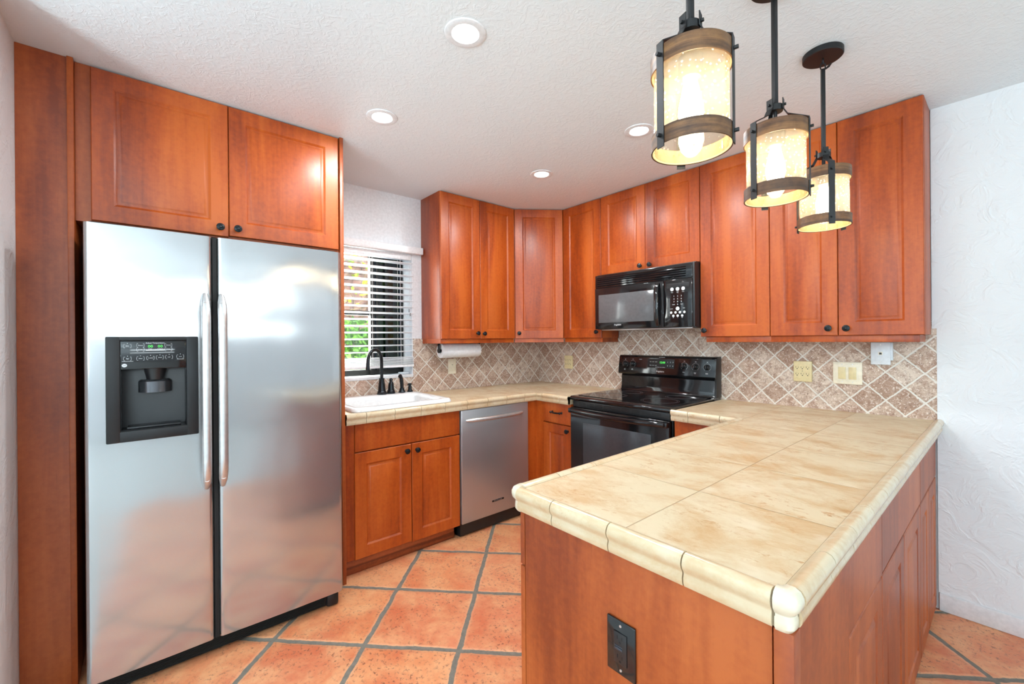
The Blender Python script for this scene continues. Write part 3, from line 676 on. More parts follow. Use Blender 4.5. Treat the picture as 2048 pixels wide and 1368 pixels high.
# dishwasher
dw = thing('dishwasher', 'dark stainless steel dishwasher with bar handle left of the corner', 'dishwasher', (.35, -1.05, 0))
MB().box(.03, .615, -1.346, -.752, .012, .857).build('tub', BLACKM, dw)
dd = MB().box(.618, .646, -1.350, -.752, .098, .855, .004, 3).build('door_panel', STEELD, dw)
MB().box(.55, .57, -1.346, -.756, .003, .092).box(.565, .60, -1.34, -1.30, .0, .05, .003).box(.565, .60, -.82, -.78, 0, .05, .003).build('toe_panel', BLACKM, dw)
pts = []; rr = []
for i in range(21):
    t = i/20; e = min(t, 1-t); pts.append((.652+.042*math.sin(PI*min(max(t, .0), 1))**.55, -1.318+.50*t, .786)); rr.append(.0145*(.55+.45*min(1, e/.08)))
MB().tube(pts, rr, 14, up=(0, 0, 1)).build('handle', HSTEEL, dd)
bd = MB().box(.646, .6475, -1.103, -.993, .183, .200, .0006).build('badge', HSTEEL, dd)
MB().box(.6476, .6479, -1.101, -.995, .185, .198).build('badge_inlay', CHAR, bd)
text_mesh('KitchenAid', .0135, face_M((.6481, -1.048, .1915), (1, 0, 0)), 'badge_lettering', HSTEEL, bd, sx=1.2)
# corner base, faces both ways
c = thing('corner_base_cabinet', 'cherry corner base cabinet with one drawer and one door beside the range', 'cabinet', (.30, -.35, 0), 0)
YD = -.655
MB().box(.03, XD-.004, -.744, YD+T_, .10, .8595).box(.03, .985, YD+T_, -.02, .10, .8595).box(XD-.02, .709, YD+.004, YD+T_, .10, .8595).build('body', WOOD, c)
Mb = Matrix.Translation((0, YD+T_, 0))
dd = place(door_mesh(.711, .984, .708, .8585, panel=False), Mb).build('drawer_front', WOOD, c)
fb = MB(); yb = YD; px, pz = .853, .788
for s in (-1, 1): fb.lathe([(0, 0), (.009, 0), (.009, .003), (.005, .006), (.005, .016), (.008, .020), (.0095, .024), (.006, .028), (0, .029)], Matrix.Translation((px+s*.045, yb, pz)) @ Matrix.Rotation(PI/2, 4, 'X'), 16)
fb.tube([(px-.045+.09*t/10, yb-.021-.004*math.sin(PI*t/10), pz-.002*math.sin(PI*t/10)) for t in range(11)], [.0045+.0015*math.sin(PI*t/10) for t in range(11)], 10)
fb.build('handle', KNOB, dd)
dd = place(door_mesh(.711, .984, .098, .700, inset=.075), Mb).build('door', WOOD, c); place(knob_mesh(.957, .665, YD), Matrix.Identity(4)).build('knob', KNOB, dd)
MB().box(.03, .57, -.744, -.60, 0, .098).box(.57, .985, -.60, -.585, 0, .098).build('toe_kick', KICK, c)
# right of range
c = thing('base_cabinet', 'narrow cherry base cabinet between the range and the peninsula', 'cabinet', (1.93, -.33, 0), 0)
MB().box(1.757, 2.130, YD+T_, -.02, .10, .8595).build('body', WOOD, c)
place(door_mesh(1.763, 2.10, .708, .8585, panel=False), Mb).build('drawer_front', WOOD, c)
dd = place(door_mesh(1.763, 2.10, .098, .700, inset=.075), Mb).build('door', WOOD, c); place(knob_mesh(1.795, .665, YD), Matrix.Identity(4)).build('knob', KNOB, dd)
MB().box(1.757, 2.12, -.60, -.585, 0, .098).build('toe_kick', KICK, c)

# ------------------------------------------------------------------ peninsula cabinets
XP = 2.757
ep = thing('peninsula_end_panel', 'plain cherry end panel of the peninsula holding the black outlet', 'panel', (2.45, -2.13, 0))
MB().box(2.137, 2.741, -2.137, -2.120, 0, .8595).build('panel', WOODP, ep)
MB().box(2.747, 2.776, -2.150, -2.118, 0, .855, .0015).build('corner_post', WOODP, ep)
GP = 'peninsula cabinets'
def pen(name, label, y0, y1, fronts):
    c = thing(name, label, 'cabinet', (XP-T_, y0, 0), PI/2, GP)
    MB().box(0, y1-y0, 0, .29, .02, .8595).build('body', WOODP, c, local=True)
    MB().box(.0, y1-y0, .02, .04, 0, .0195).build('toe_kick', VOID, c, local=True)
    MB().box(.002, y1-y0-.002, -.0012, -.0002, .03, .858).build('joint_shade', VOID, c, local=True)  # black sheet painting the shade in the joints between the fronts
    for k, a, b_, z0, z1, pnl in fronts: front(c, k, a-y0, b_-y0, z0, z1, None, pnl, mat=WOODP)
    return c
c = pen('peninsula_cabinet', 'peninsula cabinet nearest the camera, one door beside a wide plain panel', -2.116, -1.3345, [('door', -1.712, -1.337, .022, .640, True)])
b = bmesh.new()
MB().prism([(0, .022), (0, .8585), (.7805, .8585), (.7805, .648), (.4015, .648), (.4015, .022)], .0005, .0195, M=Matrix.Rotation(PI/2, 4, 'X')).build('fascia', WOODP, c, local=True)
pen('peninsula_cabinet', 'middle dining-side peninsula cabinet, two doors below one wide drawer', -1.3345, -.5565, [('drawer_front', -1.332, -.5595, .649, .8585, False), ('door', -1.332, -.954, .022, .641, True), ('door', -.949, -.5595, .022, .641, True)])
pen('peninsula_cabinet', 'dining-side peninsula cabinet against the white wall, two narrow doors', -.5565, -.016, [('drawer_front', -.5535, -.018, .649, .8585, False), ('door', -.5535, -.289, .022, .641, True), ('door', -.284, -.018, .022, .641, True)])
c = thing('kitchen_side_cabinet', 'kitchen-facing peninsula base cabinet with its edge showing left of the end panel', 'cabinet', (2.135, -.70, 0), -PI/2)
MB().box(0, 1.418, 0, .30, .10, .8595).build('body', WOODP, c, local=True)
for a, b_ in ((.02, .72), (.723, 1.437)):
    front(c, 'drawer_front', a, b_, .706, .8585, ((a+b_)/2, .785), False, mat=WOODP)
    front(c, 'door', a, (a+b_)/2-.0015, .10, .700, ((a+b_)/2-.035, .66), mat=WOODP); front(c, 'door', (a+b_)/2+.0015, b_, .10, .700, ((a+b_)/2+.035, .66), mat=WOODP)
MB().box(0, 1.418, .06, .075, 0, .10).build('toe_kick', KICK, c, local=True)

# ------------------------------------------------------------------ countertops
PROF = [(-.030, .9145), (-.022, .920), (-.012, .922), (-.004, .919), (.001, .912), (.003, .904), (.001, .896), (-.004, .889), (-.0055, .884), (-.003, .876), (-.004, .866), (-.007, .860), (-.026, .860)]
CORE = [(-.034, .9135), (-.012, .917), (-.004, .912), (-.001, .904), (-.008, .886), (-.008, .862), (-.028, .862)]
ct = thing('tile_countertop', 'stone-look tile countertop along the window wall and round the corner to the range', 'countertop', (.3, -1.0, .86))
SX0, SX1, SY0, SY1 = .075, .585, -2.03, -1.405     # sink cut-out
s = MB(); zt0 = .8605
s.box(.011, SX0, -2.108, -.011, zt0, .914).box(SX1, .641, -2.108, -.011, zt0, .914).box(SX0, SX1, -2.108, SY0, zt0, .914).box(SX0, SX1, SY1, -.011, zt0, .914).box(.641, .984, -.659, -.011, zt0, .914)
s.build('tile_top', CTR, ct)
def pieces(offs):
    def f(i, L):
        o = offs[i] if i < len(offs) else .1; r = []
        while o < L-.03: r.append(o); o += .170
        return r
    return f
PA = [(.984, -.689), (.672, -.689), (.672, -2.108)]
MB().sweep(PROF, PA[::-1], gap=.0028, piece=pieces([.11, .06])).build('edge_trim', TRIM, ct)
MB().sweep(CORE, PA[::-1]).build('grout_core', GROUT, ct)
cp2 = thing('peninsula_countertop', 'large stone-look tile peninsula countertop in the right foreground', 'countertop', (2.45, -1.1, .86))
s = MB(); s.prism([(1.757, -.011), (2.754, -.011), (2.754, -2.134), (2.132, -2.134), (2.132, -.659), (1.757, -.659)], zt0, .914)
s.build('tile_top', CTR, cp2)
PB = [(1.757, -.689), (2.101, -.689), (2.101, -2.165), (2.785, -2.165), (2.785, -.013)]
PBm = [(1.757, -.689), (2.101, -.689), (2.101, -2.134)]
def off_path(pth): return pth
MB().sweep(PROF, PBm, gap=.0028, piece=pieces([.10, .11])).sweep(PROF, [(2.132, -2.165), (2.748, -2.165)], gap=.0028, piece=pieces([.128])).sweep(PROF, [(2.785, -2.128), (2.785, -.013)], gap=.0028, piece=pieces([.172])).build('edge_trim', TRIM, cp2)
MB().sweep(CORE, PBm).sweep(CORE, [(2.131, -2.165), (2.752, -2.165)]).sweep(CORE, [(2.785, -2.133), (2.785, -.013)]).build('grout_core', GROUT, cp2)
def corner(xc, yc, name='corner_cap'):
    """rounded corner block: profile revolved in the outer quadrant, square inside"""
    b = bmesh.new(); prof = [(.0, .9165), (.010, .9235), (.022, .9235), (.030, .919), (.0345, .910), (.035, .902), (.0335, .894), (.028, .887), (.0255, .883), (.0265, .874), (.0265, .862), (.022, .855), (.0, .855)]
    return prof
for (x0, y0, dx) in ((2.751, -2.131, 1), (2.135, -2.131, -1)):
    b = bmesh.new(); prof = corner(0, 0); rings = []
    for k in range(13):
        a = -PI/2*k/12 if dx > 0 else -PI/2-PI/2*k/12
        # superellipse plan so that the block is a rounded square
        c_, s_ = math.cos(a), math.sin(a); n_ = 3.4; rr_ = 1/((abs(c_)**n_+abs(s_)**n_)**(1/n_))
        rings.append([b.verts.new((x0+r*rr_*c_, y0+r*rr_*s_, z)) for r, z in prof])
    for A, B in zip(rings, rings[1:]):
        for j in range(len(prof)-1):
            try: b.faces.new((A[j], A[j+1], B[j+1], B[j]))
            except ValueError: pass
    for rr_ in (rings[0], rings[-1][::-1]): b.faces.new(rr_)
    bmesh.ops.remove_doubles(b, verts=b.verts, dist=1e-5); bmesh.ops.recalc_face_normals(b, faces=b.faces[:])
    mm = MB(); mm._add(b); mm.build('corner_cap', plain('glazed_corner', srgb(216, 204, 180), .18, coat=.4) if dx > 0 else bpy.data.materials['glazed_corner'], cp2)

# ------------------------------------------------------------------ sink and faucet set
def rrect(x0, x1, y0, y1, r, n=6):
    P_ = []
    for cx_, cy_, a0 in ((x1-r, y1-r, 0), (x0+r, y1-r, PI/2), (x0+r, y0+r, PI), (x1-r, y0+r, 3*PI/2)):
        for k in range(n+1): a = a0+PI/2*k/n; P_.append((cx_+r*math.cos(a), cy_+r*math.sin(a)))
    return P_
sk = bmesh.new(); lv = []
bx0, bx1, by0, by1 = .165, .555, -2.005, -1.445
for (x0, x1, y0, y1, r, z) in ((.05, .610, -2.050, -1.385, .05, .9155), (.05, .610, -2.050, -1.385, .05, .926), (.056, .604, -2.044, -1.391, .05, .936), (.064, .596, -2.036, -1.399, .05, .938),
                               (bx0-.006, bx1+.006, by0-.006, by1+.006, .05, .937), (bx0, bx1, by0, by1, .05, .932), (bx0+.006, bx1-.006, by0+.006, by1-.006, .05, .915), (bx0+.02, bx1-.02, by0+.02, by1-.02, .06, .76), (bx0+.06, bx1-.06, by0+.06, by1-.06, .05, .735)):
    lv.append([sk.verts.new((x, y, z)) for x, y in rrect(x0, x1, y0, y1, r)])
for A, B in zip(lv, lv[1:]):
    n = len(A)
    for k in range(n): sk.faces.new((A[k], A[(k+1) % n], B[(k+1) % n], B[k]))
sk.faces.new(lv[-1]); bmesh.ops.recalc_face_normals(sk, faces=sk.faces[:])
sn = thing('kitchen_sink', 'white porcelain drop-in sink set in the tile counter below the window', 'sink', (.33, -1.72, .735))
mm = MB(); mm._add(sk); mm.build('basin', PORC, sn, angle=60)
MB().lathe([(0, 0), (.04, 0), (.044, .002), (.03, .003), (.02, -.002), (0, -.002)], Matrix.Translation((.36, -1.725, .7365)), 24).build('drain', HSTEEL, sn)
ZD = .9385
FG = 'oil-rubbed bronze fittings behind the sink'
fc = thing('faucet', 'tall black gooseneck faucet behind the white sink', 'faucet', (.085, -1.655, ZD))
MB().lathe([(0, 0), (.034, 0), (.035, .006), (.030, .012), (.031, .018), (.027, .024), (.026, .030), (.022, .07), (.018, .105), (.020, .109), (.020, .113), (.014, .117), (0, .117)], Matrix.Identity(4), 32).build('body', KNOB, fc, local=True)
dx, dy = .50, -.866; pts = [(0, 0, .11), (0, 0, .17), (0, 0, .235)]
for i in range(1, 13): a = PI*i/12; pts.append((dx*.075*(1-math.cos(a)), dy*.075*(1-math.cos(a)), .235+.085*math.sin(a)))
pts.append((dx*.152, dy*.152, .20)); pts.append((dx*.153, dy*.153, .185))
MB().tube(pts, [.0115]*(len(pts)-2)+[.013, .0135], 16).build('spout', KNOB, fc, local=True)
lo = thing('faucet_valve', 'black tapered single-lever valve with ball finial right of the faucet', 'faucet valve', (.085, -1.585, ZD))
MB().lathe([(0, 0), (.030, 0), (.031, .006), (.026, .012), (.027, .018), (.023, .026), (.022, .03), (.019, .065), (.017, .078), (.012, .084), (.010, .09), (.012, .096), (.012, .103), (.006, .110), (0, .112)], None, 28).build('body', KNOB, lo, local=True)
MB().tube([(0, 0, .09), (.02, -.006, .098), (.045, -.012, .104)], [.004, .005, .006], 10).build('lever', KNOB, lo, local=True)
sp = thing('side_sprayer', 'black angled side sprayer between the valve and the soap pump', 'sprayer', (.085, -1.50, ZD))
MB().lathe([(0, 0), (.025, 0), (.026, .006), (.020, .014), (.018, .022), (.015, .03), (.015, .034), (0, .034)], None, 24).build('holder', KNOB, sp, local=True)
MB().tube([(0, 0, .03), (0, 0, .06), (0, -.002, .085), (.006, -.008, .105), (.016, -.018, .118), (.022, -.024, .122)], [.012, .013, .014, .014, .014, .015], 14).build('spray_head', KNOB, sp, local=True)
so = thing('soap_dispenser', 'small black soap pump at the right end of the faucet row', 'soap dispenser', (.085, -1.435, ZD))
MB().lathe([(0, 0), (.021, 0), (.022, .006), (.015, .014), (.013, .022), (.014, .034), (.011, .04), (.010, .05), (.015, .054), (.015, .060), (.008, .064), (0, .064)], None, 24).build('pump', KNOB, so, local=True)
MB().tube([(0, 0, .054), (.012, -.014, .056), (.022, -.03, .052)], [.005, .0045, .004], 8).build('nozzle', KNOB, so, local=True)
sd = MB().box(-.075, -.018, -1.455, -1.385, WZ0+.006, WZ0+.02, .006, 3).build('soap_dish', PLAST); tag(sd, 'small white soap dish on the window sill', 'soap dish')

# paper towels
pt = thing('paper_towel_holder', 'black paper towel bracket screwed under the corner wall cabinet', 'holder', (.15, -1.04, 1.297))
for yy in (-1.222, -.845):
    MB().box(.135, .165, yy-.003, yy+.003, 1.225, 1.2965, .002).lathe([(0, -.003), (.018, -.003), (.018, .005), (0, .005)], Matrix.Translation((.15, yy, 1.24)) @ Matrix.Rotation(PI/2, 4, 'X'), 20).build('bracket', KNOB, pt)
MB().cyl((.15, -1.222, 1.24), (.15, -.845, 1.24), .008).build('rod', KNOB, pt)
rl = MB(); Mr = Matrix.Translation((.15, -.858, 1.24)) @ Matrix.Rotation(PI/2, 4, 'X')
rl.lathe([(.020, 0), (.056, 0), (.057, .002), (.057, .350), (.056, .352), (.020, .352), (.020, 0)], Mr, 48)
rl = rl.build('paper_towel_roll', PAPER); rebase(rl, (.15, -1.035, 1.183)); tag(rl, 'white paper towel roll hanging under the wall cabinet', 'paper towel')

# ------------------------------------------------------------------ outlets and switches
def plate(name, label, cat, O, n, w, h, mat, t=.006, off=.0103):
    """thing on a wall face, local built with a matrix"""
    o = thing(name, label, cat, tuple(Vector(O)+Vector(n)*off), 0)
    M = face_M(Vector(O)+Vector(n)*off, n)
    MB().box(-w/2, w/2, -h/2, h/2, 0, t, .0025, 3, M=M).build('plate', mat, o); return o, M
def six_outlet(label, O, n, w=.090, h=.118):
    o, M = plate('wall_outlet', label, 'outlet', O, n, w, h, IVORY, .018)
    s = MB()
    for q in (1, -1):
        for k in (-1, 0, 1):
            cx, cz = k*.026, q*.019
            s.box(cx-.0075, cx-.0055, cz+.001, cz+.009, .0175, .0186, M=M).box(cx+.0050, cx+.0065, cz+.001, cz+.008, .0175, .0186, M=M)
            s.lathe([(0, .0175), (.0028, .0175), (.0028, .0186), (0, .0186)], M @ Matrix.Translation((cx, cz-.004, 0)), 10)
    s.lathe([(0, .0175), (.002, .0175), (.002, .0186), (0, .0186)], M @ Matrix.Translation((0, .002, 0)), 10)
    s.build('socket_slot', BLACKM, o)
    MB().box(-.040, .040, -.034, .034, .0176, .0181, .0001, 1, M=M).build('socket_face', IVORY, o)
six_outlet('ivory six-socket outlet on the tiles right of the range', (2.2125, 0, 1.1245), (0, -1, 0))
six_outlet('small ivory six-socket outlet on the tiles left of the range', (.400, 0, 1.114), (0, -1, 0))
o, M = plate('light_switch', 'almond double rocker switch on the tiles above the peninsula', 'switch', (2.418, 0, 1.1245), (0, -1, 0), .128, .121, ALMOND)
for k in (-1, 1): MB().box(k*.023-.0165, k*.023+.0165, -.033, .033, .0055, .0095, .0015, 2, M=M).build('rocker', IVORY, o)
s = MB()
for k in (-1, 1):
    for q in (-1, 1): s.lathe([(0, .006), (.0028, .006), (.0024, .0068), (0, .0068)], M @ Matrix.Translation((k*.023, q*.048, 0)), 10)
s.build('screw', HSTEEL, o)
o, M = plate('phone_jack', 'white phone jack plate tucked under the wall cabinet at right', 'phone jack', (2.560, 0, 1.236), (0, -1, 0), .078, .116, PLAST, .006, .032)
MB().box(-.028, .047, -.036, .056, -.0215, -.0003, .002, M=M).build('jack_box', PLAST, o)
MB().box(-.008, .008, -.008, .008, .006, .0072, .0004, M=M).build('jack_surround', ALMOND, o); MB().box(-.005, .005, -.0055, .004, .0072, .0076, M=M).build('jack_hole', BLACKM, o)
s = MB()
for q in (-1, 1): s.lathe([(0, .006), (.0032, .006), (.0028, .007), (0, .007)], M @ Matrix.Translation((0, q*.045, 0)), 10)
s.build('screw', HSTEEL, o)
o, M = plate('light_switch', 'single ivory rocker switch below the paper towel roll', 'switch', (0, -1.018, 1.105), (1, 0, 0), .076, .124, ALMOND)
MB().box(-.0165, .0165, -.033, .033, .0055, .0085, .0015, 2, M=M).build('rocker', ALMOND, o); MB().box(-.006, .006, .012, .015, .0085, .0093, M=M).build('button', BLACKM, o)
o, M = plate('wall_outlet', 'black duplex outlet on the peninsula end panel', 'outlet', (2.4485, -2.137, .6525), (0, -1, 0), .072, .117, BLACK, .006, .0005)
MB().box(-.0165, .0165, -.034, .034, .0055, .0085, .0015, 2, M=M).build('socket_face', BLACKM, o)
s = MB()
for q in (-1, 1):
    cz = q*.0205
    s.box(-.0075, -.0055, cz-.001, cz+.007, .0084, .0088, M=M).box(.0045, .0062, cz-.001, cz+.006, .0084, .0088, M=M).lathe([(0, .0084), (.0026, .0084), (.0026, .0088), (0, .0088)], M @ Matrix.Translation((0, cz-.007, 0)), 10)
s.build('socket_slot', VOID, o)
MB().box(-.013, .006, -.0035, .0015, .0084, .0098, .0006, M=M).box(-.013, .006, .003, .0055, .0084, .0098, .0006, M=M).build('test_button', plain('dark_button', (.03, .04, .055, 1), .25), o)
s = MB()
for q in (-1, 1): s.lathe([(0, .006), (.003, .006), (.0026, .0072), (0, .0072)], M @ Matrix.Translation((0, q*.048, 0)), 10)
s.build('screw', HSTEEL, o)

# ------------------------------------------------------------------ range
rg = thing('range', 'black freestanding electric range with glass cooktop below the microwave', 'range', (1.37, -.35, 0))
RX0, RX1 = .993, 1.745
MB().box(RX0+.003, RX1-.003, -.635, -.014, .02, .895, .002).build('body', BLACKM, rg)
for x in (RX0+.05, RX1-.05):
    for y in (-.60, -.06): MB().cyl((x, y, 0), (x, y, .021), .016).build('foot', BLACKM, rg)
MB().prism([(-.020, .896), (-.650, .896), (-.668, .899), (-.674, .908), (-.672, .918), (-.660, .925), (-.640, .9265), (-.020, .9265)], RX0, RX1, M=Matrix(((0, 0, 1, 0), (1, 0, 0, 0), (0, 1, 0, 0), (0, 0, 0, 1))), bev=.0015).build('cooktop_frame', BLACK, rg)
gt = MB().box(RX0+.030, RX1-.030, -.615, -.085, .9266, .9285).build('glass_top', BLACK, rg)
RING = plain('burner_ring', (.07, .07, .075, 1), .35)
for x, y, r in ((1.19, -.46, .105), (1.19, -.22, .08), (1.56, -.46, .115), (1.56, -.22, .085)):
    for q in (0, .012):
        MB().lathe([(r-q, .9287), (r-q+.0018, .9287), (r-q+.0018, .929), (r-q, .929), (r-q, .9287)], Matrix.Translation((x, y, 0)), 48).build('burner', RING, gt)
MX = Matrix(((0, 0, 1, 0), (1, 0, 0, 0), (0, 1, 0, 0), (0, 0, 0, 1)))   # prism (y,z) profile along x
bgd = MB().prism([(-.012, .926), (-.085, .926), (-.078, .935), (-.072, .96), (-.070, 1.035), (-.066, 1.045), (-.055, 1.05), (-.012, 1.05)], RX0+.010, RX1-.010, M=MX, bev=.001).build('backguard', BLACK, rg)
cpn = MB().prism([(-.012, 1.048), (-.085, 1.048), (-.098, 1.053), (-.102, 1.062), (-.084, 1.180), (-.074, 1.192), (-.060, 1.196), (-.012, 1.196)], RX0, RX1, M=MX, bev=.0015).build('control_panel', BLACK, rg)
MB().prism([(-.012, .926), (-.095, .926), (-.090, .94), (-.085, 1.05), (-.10, 1.058), (-.084, 1.182), (-.06, 1.197), (-.012, 1.197)], RX1-.010, RX1+.002, M=MX, bev=.001).build('end_cap', BLACKM, rg)
nP = Vector((0, -(1.180-1.062), -(.102-.084)))  # slanted face normal
nP = Vector((0, -.9886, .1508))
def onpanel(x, z): return Vector((x, -.102+(z-1.062)*(.018/.118)-.0004, z))
def Pm(x, z): return face_M(onpanel(x, z), nP)
dm = MB().box(-.105, .105, -.032, .034, -.001, .003, .0015, 2, M=Pm(1.352, 1.138)).build('display_bezel', CHAR, cpn)
g = text_mesh('12:00', .020, Pm(1.366, 1.146) @ Matrix.Translation((0, 0, .0035)), 'clock_display', GREEN, cpn)
RK = [(1.052, 1.128), (1.119, 1.130), (1.530, 1.128), (1.610, 1.126), (1.690, 1.126)]
tx = MB()
def addp(s, size, x, z, h=.0008):
    t = text_mesh(s, size, Pm(x, z) @ Matrix.Translation((0, 0, h)), None, None, None); me = bpy.data.meshes.new('x'); t.bm.to_mesh(me); t.bm.free(); tx.bm.from_mesh(me); bpy.data.meshes.remove(me)
for i, (x, z) in enumerate(RK):
    kb = MB().lathe([(0, 0), (.019, 0), (.0185, .006), (.0155, .008), (.0145, .020), (.012, .022), (0, .022)], Pm(x, z), 28).box(-.0032, .0032, -.0145, .0145, .021, .029, .0012, M=Pm(x, z)).build('knob', BLACK, cpn)
    for k in range(14):
        a = math.radians(-225+k*270/13+ (0)); M2 = Pm(x, z) @ Matrix.Rotation(a-PI/2+PI, 4, 'Z') @ Matrix.Translation((0, .0255, 0))
        tx.box(-.0006, .0006, -.0015, .0015, 0, .0006, M=M2)
    addp('OFF', .006, x, z+.034); addp(['LEFT\nREAR', 'LEFT\nFRONT', 'WARM', 'RIGHT\nREAR', 'RIGHT\nFRONT'][i], .0055, x, z-.042)
for k in range(3):
    for q, tt in ((0, ('BAKE', 'BROIL', 'CLEAN')), (1, ('TIMER', 'CLOCK', 'LIGHT'))):
        addp(tt[k], .0055, 1.272+k*.022, 1.150-q*.026, .0036)
        addp(str(1+k+3*q), .011, 1.408+k*.020, 1.150-q*.026, .0036)
addp('ELECTRONIC OVEN CONTROL', .0055, 1.352, 1.112, .0036); addp('SELF CLEANING', .0065, 1.36, 1.1835); addp('SURFACE', .0055, 1.185, 1.165)
tx.build('panel_lettering', PRINT, cpn)
text_mesh('Frigidaire', .0165, Pm(1.352, 1.082) @ Matrix.Translation((0, 0, .0006)), 'brand_lettering', HSTEEL, cpn)
# oven door
MB().box(RX0+.012, RX1-.012, -.652, -.634, .850, .894, .002).build('vent_strip', BLACKM, rg)
b = MB()
for j in range(3):
    for i in range(9): b.box(1.06+i*.07, 1.118+i*.07, -.6535, -.6515, .862+j*.009, .8655+j*.009)
b.build('vent_slot', VOID, rg)
od = MB().box(RX0+.004, RX1-.004, -.672, -.636, .175, .848, .005, 3).build('oven_door', BLACK, rg)
MB().box(1.11, 1.625, -.6745, -.6715, .33, .755, .0015, 2).build('door_window', OVENW, od)
pts = []
for i in range(21):
    t = i/20; pts.append((RX0+.014+(RX1-RX0-.028)*t, -.682-.030*math.sin(PI*t)**.7, .828-.006*math.sin(PI*t)))
MB().tube(pts, .017, 14, sx=1, sy=.72, up=(0, 0, 1)).box(RX0+.006, RX0+.03, -.70, -.66, .812, .844, .004).box(RX1-.03, RX1-.006, -.70, -.66, .812, .844, .004).build('handle', BLACK, od)
MB().box(RX0+.004, RX1-.004, -.668, -.636, .035, .168, .005, 3).build('storage_drawer', BLACK, rg)

# ------------------------------------------------------------------ microwave
MW0, MW1, MY, MZ0, MZ1 = .9405, 1.7135, -.318, 1.392, 1.797
mw = thing('microwave', 'black over-the-range microwave mounted between cherry wall cabinets', 'microwave', (1.327, -.16, MZ0))
MB().box(MW0, MW1, MY+.032, -.0115, MZ0, MZ1+.012, .002).build('case', BLACKM, mw)
MB().box(MW0-.001, MW1+.001, MY+.012, MY+.034, MZ0+.004, MZ1+.006, .003).build('face_frame', BLACKM, mw)
gr = MB().box(MW0, MW1-.010, MY+.004, MY+.016, MZ1-.090, MZ1+.003, .003).build('vent_grille', BLACK, mw)
b = MB()
for j in range(5): b.prism([(MY-.001, 0), (MY+.006, .007), (MY+.006, -.004)], MW0+.016, MW1-.052, M=Matrix.Translation((0, 0, MZ1-.018-j*.0145)) @ MX)
b.build('louver', BLACK, gr)
dmw = MB().box(MW0, 1.507, MY, MY+.020, MZ0+.004, MZ1-.094, .003, 2).build('door', BLACK, mw)
MB().box(.975, 1.436, MY-.0012, MY+.002, MZ0+.050, MZ1-.145, .001).build('door_window', MWIN, dmw)
pts = [(1.468+.006*math.sin(PI*t/12), MY-.006-.030*math.sin(PI*t/12)**.6, MZ0+.018+.282*t/12) for t in range(13)]
MB().tube(pts, .015, 12, sx=1.0, sy=.62, up=(1, 0, 0)).build('handle', BLACK, dmw)
kp = MB().box(1.512, MW1-.010, MY, MY+.020, MZ0+.004, MZ1-.094, .003, 2).build('keypad_panel', BLACK, mw)
MB().box(1.53, 1.685, MY-.0008, MY+.002, MZ1-.150, MZ1-.118, .001).build('display_window', CHAR, kp)
MB().box(MW0+.03, MW1-.03, MY+.04, -.05, MZ0-.006, MZ0+.002, .002).build('underside_vent', HSTEEL, mw)
tx = MB(); KM = lambda x, z: face_M((x, MY-.0004, z), (0, -1, 0))
def addk(s, size, x, z):
    t = text_mesh(s, size, KM(x, z), None, None, None); me = bpy.data.meshes.new('x'); t.bm.to_mesh(me); t.bm.free(); tx.bm.from_mesh(me); bpy.data.meshes.remove(me)
def dot(x, z, r): tx.lathe([(0, 0), (r, 0), (r, .0005), (0, .0005)], KM(x, z), 18)
xc = 1.607
for k in (-1, 0, 1): dot(xc+k*.038, 1.641, .012); addk(('Timer', 'Cook\nTime', 'Power')[k+1], .006, xc+k*.038, 1.620)
addk('ONE TOUCH OPTIONS', .0055, xc, 1.660)
for i in range(9): addk(str(i+1), .012, xc+(i % 3-1)*.025, 1.595-(i//3)*.018)
addk('0', .012, xc, 1.541); addk('CLEAR', .006, xc-.028, 1.541); addk('START', .006, xc+.028, 1.541)
dot(xc, 1.514, .0125); addk('Defrost', .006, xc-.042, 1.514); addk('Clock', .006, xc+.042, 1.516)
for k in range(4): dot(xc-.045+k*.03, 1.490, .008)
for k in range(3): dot(xc-.030+k*.03, 1.468, .008); addk(('Fan', 'Lo', 'Light')[k], .005, xc-.03+k*.03, 1.456)
tx.build('keypad_lettering', PRINT, kp)
text_mesh('Frigidaire', .016, KM(1.145, 1.424), 'brand_lettering', PRINT, dmw)

# ------------------------------------------------------------------ recessed lights
first = None
names = ['recessed ceiling light nearest the camera', 'recessed ceiling light in front of the refrigerator', 'recessed ceiling light left of the middle pendant', 'recessed ceiling light nearest the corner, smallest of the four']
for i, (x, y) in enumerate(RECESS):
    if first is None:
        first = thing('recessed_light', names[0], 'ceiling light', (x, y, CEIL), 0, 'round recessed ceiling lights')
        MB().lathe([(.046, -.0015), (.050, -.005), (.066, -.006), (.073, -.004), (.075, -.0003), (.046, -.0003), (.046, -.0015)], None, 48).build('trim_ring', WHITE, first, local=True)
        MB().lathe([(0, -.0012), (.047, -.0012), (.047, -.0004), (0, -.0004)], None, 40).build('lens', DISC, first, local=True)
    else: dup(first, (x, y, CEIL), names[i])

